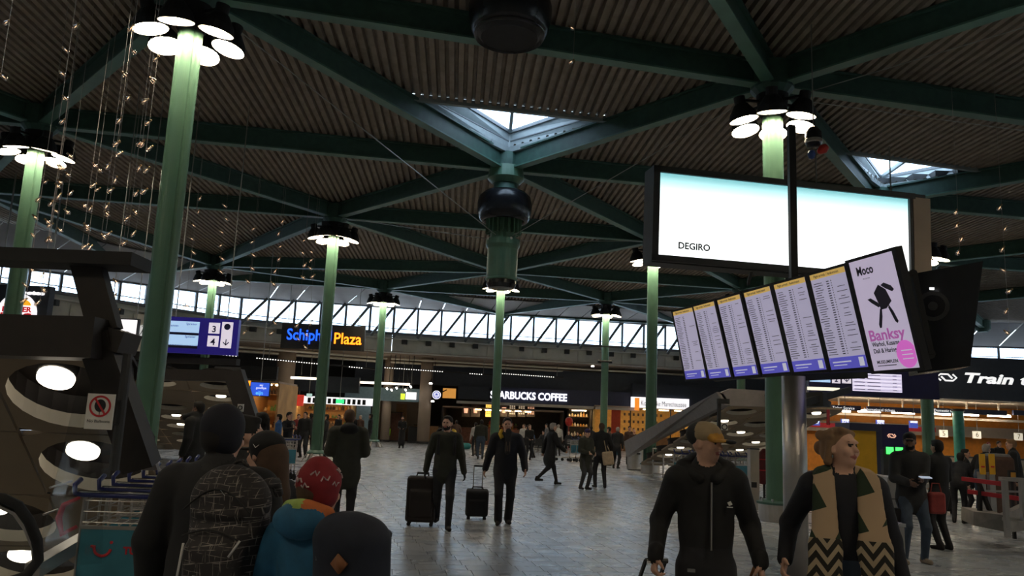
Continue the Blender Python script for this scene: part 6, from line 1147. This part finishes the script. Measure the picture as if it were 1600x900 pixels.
def ex12(T, R, sh, hip, up):
    h = 'hair_dark_blonde'; hair = [pe(T(0,-.026,.150), (.084,.100,.086), h, .012, R), pe(T(0,-.065,.09), (.078,.066,.075), h, .02, R), pc(T(-.076,-.01,.13), T(-.082,-.035,.03), .022, .026, h, .02), pc(T(.076,-.01,.13), T(.082,-.035,.03), .022, .026, h, .02), pe(T(.01,-.135,.12), (.045,.04,.045), h, .012, R), pc(T(-.06,.035,.19), T(.05,.05,.205), .022, .022, h, .015), pc(T(.07,.0,.17), T(.05,-.1,.19), .02, .03, h, .015)]
    sp_ = 'scarf_pattern'; Y1 = ((0,1,0), .30)
    sc = [pc(sh+V(-.12,.04,.05), sh+V(0,-.09,.08), .055, .055, sp_, .03), pc(sh+V(.12,.04,.05), sh+V(0,-.09,.08), .055, .055, sp_, .03), pc(sh+V(.115,.085,.03), V(.125,.165,1.10), .062, .080, sp_, .02, Y1), pc(V(.125,.165,1.10), V(.145,.185,.62), .085, .125, sp_, .03, Y1), pc(sh+V(-.125,.085,.03), V(-.135,.165,1.10), .065, .085, sp_, .02, Y1), pc(V(-.135,.165,1.10), V(-.165,.18,.66), .085, .10, sp_, .03, Y1)]
    return {'hair': (hair, .009), 'scarf': (sc, .012)}
p12, s12, T12, R12 = person('smiling woman in a big cream and green patterned scarf looking up to the right', q.x, d, 166, 1.76, .010, extras=ex12, top='coat_navy', bottom='jean', hair='hair_dark_blonde', style='none', smile=True, fine=True, yaw=.75, pitch=.12, roll=-.05, w=1.02, arm=.058, feet=((-.10,-.12,.0), (.10,.12,0)), hands=((-.31,.02,.90), (.33,.02,1.0)), elb=((-.15,-1,0), (.15,-1,0)), curl=.55)
for s in (-1, 1):
    m = MB(); rr = random.Random(3)
    for i in range(14): x_ = (.165 if s > 0 else -.185)-.11+i*.016; zb = .47 if s > 0 else .55; m.tube([V(x_,.19,zb+.03)*s12, V(x_+rr.uniform(-.01,.01),.20,zb-.06)*s12], .003, 4)
    o = m.build('fringe', 'cream', p12); o['kind'] = 'stuff'
m = MB(); m.lathe([(0,-.012), (.006,-.008), (.006,.008), (0,.012)], T12(.08,.0,.055)*s12, 8, caps=False); m.build('earring', 'chrome', p12)
# 13 man with phone
q = Zp(1428, 880, 0); p13, s13, T13, R13 = person('man in a dark jacket and blue jeans holding a phone', q.x, q.y, 176, 1.80, .014, top='coat_charcoal', bottom='jean', shoe='shoe_pale', skin='skin_brown', hair='hair_black', beard='hair_black', yaw=-.4, w=1.12, arm=.066, feet=((-.16,.02,0), (.16,.14,0)), hands=((-.02,.34,1.15), (.16,.30,1.10)), hem=.86, add=(lambda T, R, sh, hip, up: pe(T(0,-.012,.17), (.088,.104,.07), 'coat_black', .01, R), lambda T, R, sh, hip, up: pe(T(0,.11,.13), (.06,.06,.010), 'coat_black', .01, R)))
q = Zp(1428, 880, 0)+Vector((-.02, -.45, 1.20)); m = MB(); m.box(q, (.15,.075,.012), Matrix.Rotation(.2, 3, 'X')); tag(m.build('phone', mat('phone_glow', (.5,.55,.6), .3, em=.4, emc=(.7,.8,1))), 'mobile phone in the hands of the man in jeans', 'phone')
ff = Zp(1428, 880, 0)
for x, y, w_, h_, m_, lb in ((1397, 806, .14, .11, 'bag_black', 'small black handbag hanging at the left of the man in jeans'), (1463, 786, .12, .15, 'coat_red', 'red bag hanging at the right of the man in jeans')):
    q = P(x, y, ff.y-.05); t = thing('hand_bag', lb, 'bag', q); grow([pbx((0,0,0), (w_,.06,h_), .045, m_, .02)], .016, 'bag_body', None, t); m = MB(); m.tube([(-.08,0,h_-.02), (-.05,0,h_+.12), (.05,0,h_+.12), (.08,0,h_-.02)], .009, 6); m.build('handle', m_, t)
q = Zp(1480, 803, 0); suitcase('small black suitcase behind the man in jeans', (q.x, q.y, 0), -.1, .38, .52, .24, 'bag_black', .35)
# ------------------------------------------------------------------ people farther off
def far(px_, y_, d, face_, label, H=1.74, by='head', **o):
    """y_: pixel of the head top (by='head') or of the feet (by='feet')"""
    if by == 'feet': q = Zp(px_, y_, 0); d = q.y
    else: q = P(px_, y_, d)
    v = .02 if d < 20 else .03 if d < 36 else .038
    person(label, q.x, d, face_, H, v, **o)
SIT = dict(hip=.50, feet=((-.12,.46,0), (.12,.46,0)), hands=((-.18,.36,.72), (.18,.36,.72)))
far(312, 628, 14.5, 75, 'man in a black coat holding a hand to his chin beside the distant left ramp', 1.84, top='coat_black', skin='skin_brown', w=1.15, hem=.6, arm=.07, hands=((-.25,.05,.9), (.02,.26,1.50)))
far(411, 640, 11.0, 60, 'woman with a dark ponytail behind the capped woman', 1.70, top='coat_black', style='tail', hair='hair_black', w=1.08, arm=.068)
far(453, 641, 24, -120, 'person in dark clothes stretching an arm over the luggage trolleys', 1.74, top='coat_navy', w=1.05, hands=((.25,.45,1.35), (.2,.4,1.3)))
far(437, 648, 26, 90, 'person in a blue jacket among the distant trolleys', 1.66, top='coat_blue')
far(478, 641, 32, 170, 'standing man in black facing the bakery queue', 1.78, top='coat_black', w=1.1)
far(487, 645, 34, 20, 'person in a black coat beside the near green sign column', 1.74, top='coat_charcoal', w=1.1)
far(467, 648, 36, 200, 'person in a red jacket in front of the bakery', 1.68, top='coat_red')
far(511, 648, 33, 90, 'dark figure partly hidden by the near green sign column', 1.72, top='coat_black')
far(530, 645, 46, 150, 'person in black waiting before the bakery counter', 1.74, top='coat_black')
far(553, 642, 46, 200, 'man in a dark jacket and white shirt by the glass door', 1.80, top='coat_navy', collar='coat_white')
far(564, 645, 46, 150, 'person in a rust brown jacket by the glass door', 1.76, top='coat_brown', hair='hair_grey', w=1.15)
far(580, 645, 41, 95, 'man in black standing left of the green column with the lime chair', 1.84, top='coat_black', w=1.05)
far(604, 688, 0, 160, 'person seated near the lime chair', 1.70, by='feet', top='coat_brown', z=0, **SIT)
far(630, 646, 46, 180, 'bearded waiter in a long black apron beside the kiosk', 1.80, top='coat_black', beard='hair_black', hem=.35, hemr=.2, hands=((-.12,.24,1.1), (.12,.24,1.1)))
far(714, 648, 45, 20, 'person reaching up at the coffee bar entrance', 1.72, top='coat_brown', hands=((-.3,.3,1.5), (.25,.1,.95)))
far(753, 651, 37, 5, 'person in an olive jacket and jeans queueing with luggage, from behind', 1.78, top='coat_olive', bottom='jean', w=1.15, arm=.07)
far(744, 658, 40, 20, 'person in a white top in the coffee queue', 1.64, top='coat_white')
far(819, 656, 42, 150, 'person in a cream jacket in the coffee queue', 1.66, top='coat_white', hair='hair_brown')
far(828, 657, 38, 200, 'woman in black holding a brown paper bag', 1.66, top='coat_black', hair='hair_brown', hands=((-.1,.25,1.05), (.12,.25,1.05)))
far(834, 655, 41, 60, 'person in a bright blue jacket bending at the coffee bar', 1.70, top='coat_blue', lean=.6)
far(855, 650, 47, 100, 'person in dark grey behind the striding woman', 1.72, top='coat_grey')
far(873, 655, 45, 10, 'person in a white shirt in the coffee bar', 1.72, top='coat_white', hair='hair_grey')
for x_, y_, c_, lb in ((888, 705, 'coat_black', 'bald person in black seated at the right cafe table'), (848, 706, 'coat_charcoal', 'person seated at the left cafe table'), (902, 706, 'coat_navy', 'person in navy seated beside the clamp ring column')): far(x_, y_, 0, 150, lb, 1.72, by='feet', top=c_, style='bald' if c_ == 'coat_black' else 'short', **SIT)
far(924, 660, 43, 20, 'dark haired person behind the tote bag man', 1.70, top='coat_charcoal')
far(952, 661, 36, 60, 'person in dark brown right of the clamp ring column', 1.70, top='coat_brown', hands=((-.25,.3,1.1), (.3,.3,1.1)))
far(964, 661, 34, -30, 'grey haired person in a black jacket near the trolleys', 1.72, top='coat_black', hair='hair_grey', w=1.15, lean=.2)
far(984, 659, 38, 180, 'man in brown standing before the police office', 1.78, top='coat_brown', hair='hair_black')
far(991, 665, 37, 190, 'bald older person before the police office', 1.66, top='coat_brown', hair='hair_grey', style='bald')
far(1464, 684, 13.2, 20, 'person in a black hooded jacket just behind the man in jeans', 1.72, top='coat_black', w=1.15, hands=((-.2,.2,.9), (.2,.25,1.0)))
far(1494, 700, 17.5, -40, 'person in dark navy bending forward in the ticket queue', 1.62, top='coat_navy', lean=.75, hands=((-.2,.6,.8), (.2,.6,.8)))
far(1507, 695, 18.5, -120, 'small person in black beside the bending queuer', 1.55, top='coat_black')
far(1530, 684, 19.0, -60, 'grey haired person in a black coat leaning to the counter', 1.74, top='coat_black', hair='hair_grey', bottom='jean', lean=.45, w=1.15)
far(1544, 683, 34.5, 170, 'ticket clerk with red hair behind the counter', 1.74, top='coat_black', hair='coat_red')
far(1560, 682, 34.5, 190, 'dark haired ticket clerk behind the counter', 1.80, top='coat_black')
far(1587, 679, 18.5, 60, 'fair haired man in a black jacket at the right ticket counter', 1.82, top='coat_black', hair='hair_dark_blonde', w=1.15, lean=.15)
q = P(1567, 720, 17.6); t = thing('luggage_stack', 'tall dark brown covered luggage stack behind the yellow card readers', 'luggage', (q.x, 17.6, 0)); grow([pbx((0,.2,.72), (.26,.25,.70), .09, 'coat_brown', .03), pbx((0,.2,1.42), (.2,.2,.06), .05, 'coat_grey', .03)], .03, 'cover', None, t); m = MB(); m.box((0,.2,.03), (.5,.5,.06)); m.build('base', 'black_matt', t)
q = P(1582, 742, 15); t = thing('sign_stand', 'small dark stand with an ochre card behind the barrier', 'stand', (q.x, 15, 0)); m = MB(); m.box((0,0,q.z), (.16,.04,.16)); m.build('frame', 'black_matt', t); m = MB(); m.box((0,-.022,q.z), (.09,.01,.09)); m.build('card', 'cap_gold', t); m = MB(); m.box((0,.05,q.z/2-.04), (.05,.05,q.z-.08)); m.build('post', 'black_matt', t)
# small bags near the coffee queue
q = Zp(746, 711, 0); t = thing('suitcase', 'patterned cream and black suitcase in the coffee queue', 'suitcase', (q.x, q.y, 0)); grow([pbx((0,.1,.34), (.22,.14,.30), .06, mat('case_pattern', (.25,.2,.16), .7, var=.9, scale=9).name, .01)], .03, 'shell', None, t); m = MB(); m.cyl((-.18,.1,.035), (.18,.1,.035), .035, n=8); m.build('wheels', 'black_matt', t)
q = Zp(726, 702, 0); t = thing('duffel_bag', 'teal duffel bag on the floor in the coffee queue', 'bag', (q.x, q.y, 0)); grow([pc((-.18,0,.19), (.18,0,.19), .19, .19, mat('bag_teal', (.03,.22,.22), .6).name, .02)], .03, 'bag_body', None, t); m = MB(); m.tube([(-.12,0,.37), (-.06,0,.46), (.06,0,.46), (.12,0,.37)], .02, 6); m.build('handle', 'black_matt', t)
d = 9.2; k = px(d); M = face(P(347, 699, d)); sg = thing('notice_frame', 'small grey frame with an ochre picture beside the beanie man', 'sign', M.translation); m = MB(); slab(m, M, 19*k, 27*k, .03); m.build('frame', 'steel', sg, world=True); m = MB(); slab(m, M, 13*k, 15*k, .004, oy=-3*k, oz=.004); m.build('picture', 'cap_gold', sg, world=True); m = MB(); a = M.translation; m.box((a.x, a.y+.02, (a.z-13*k)/2), (.04,.04,a.z-13*k)); m.build('post', 'steel', sg, world=True)
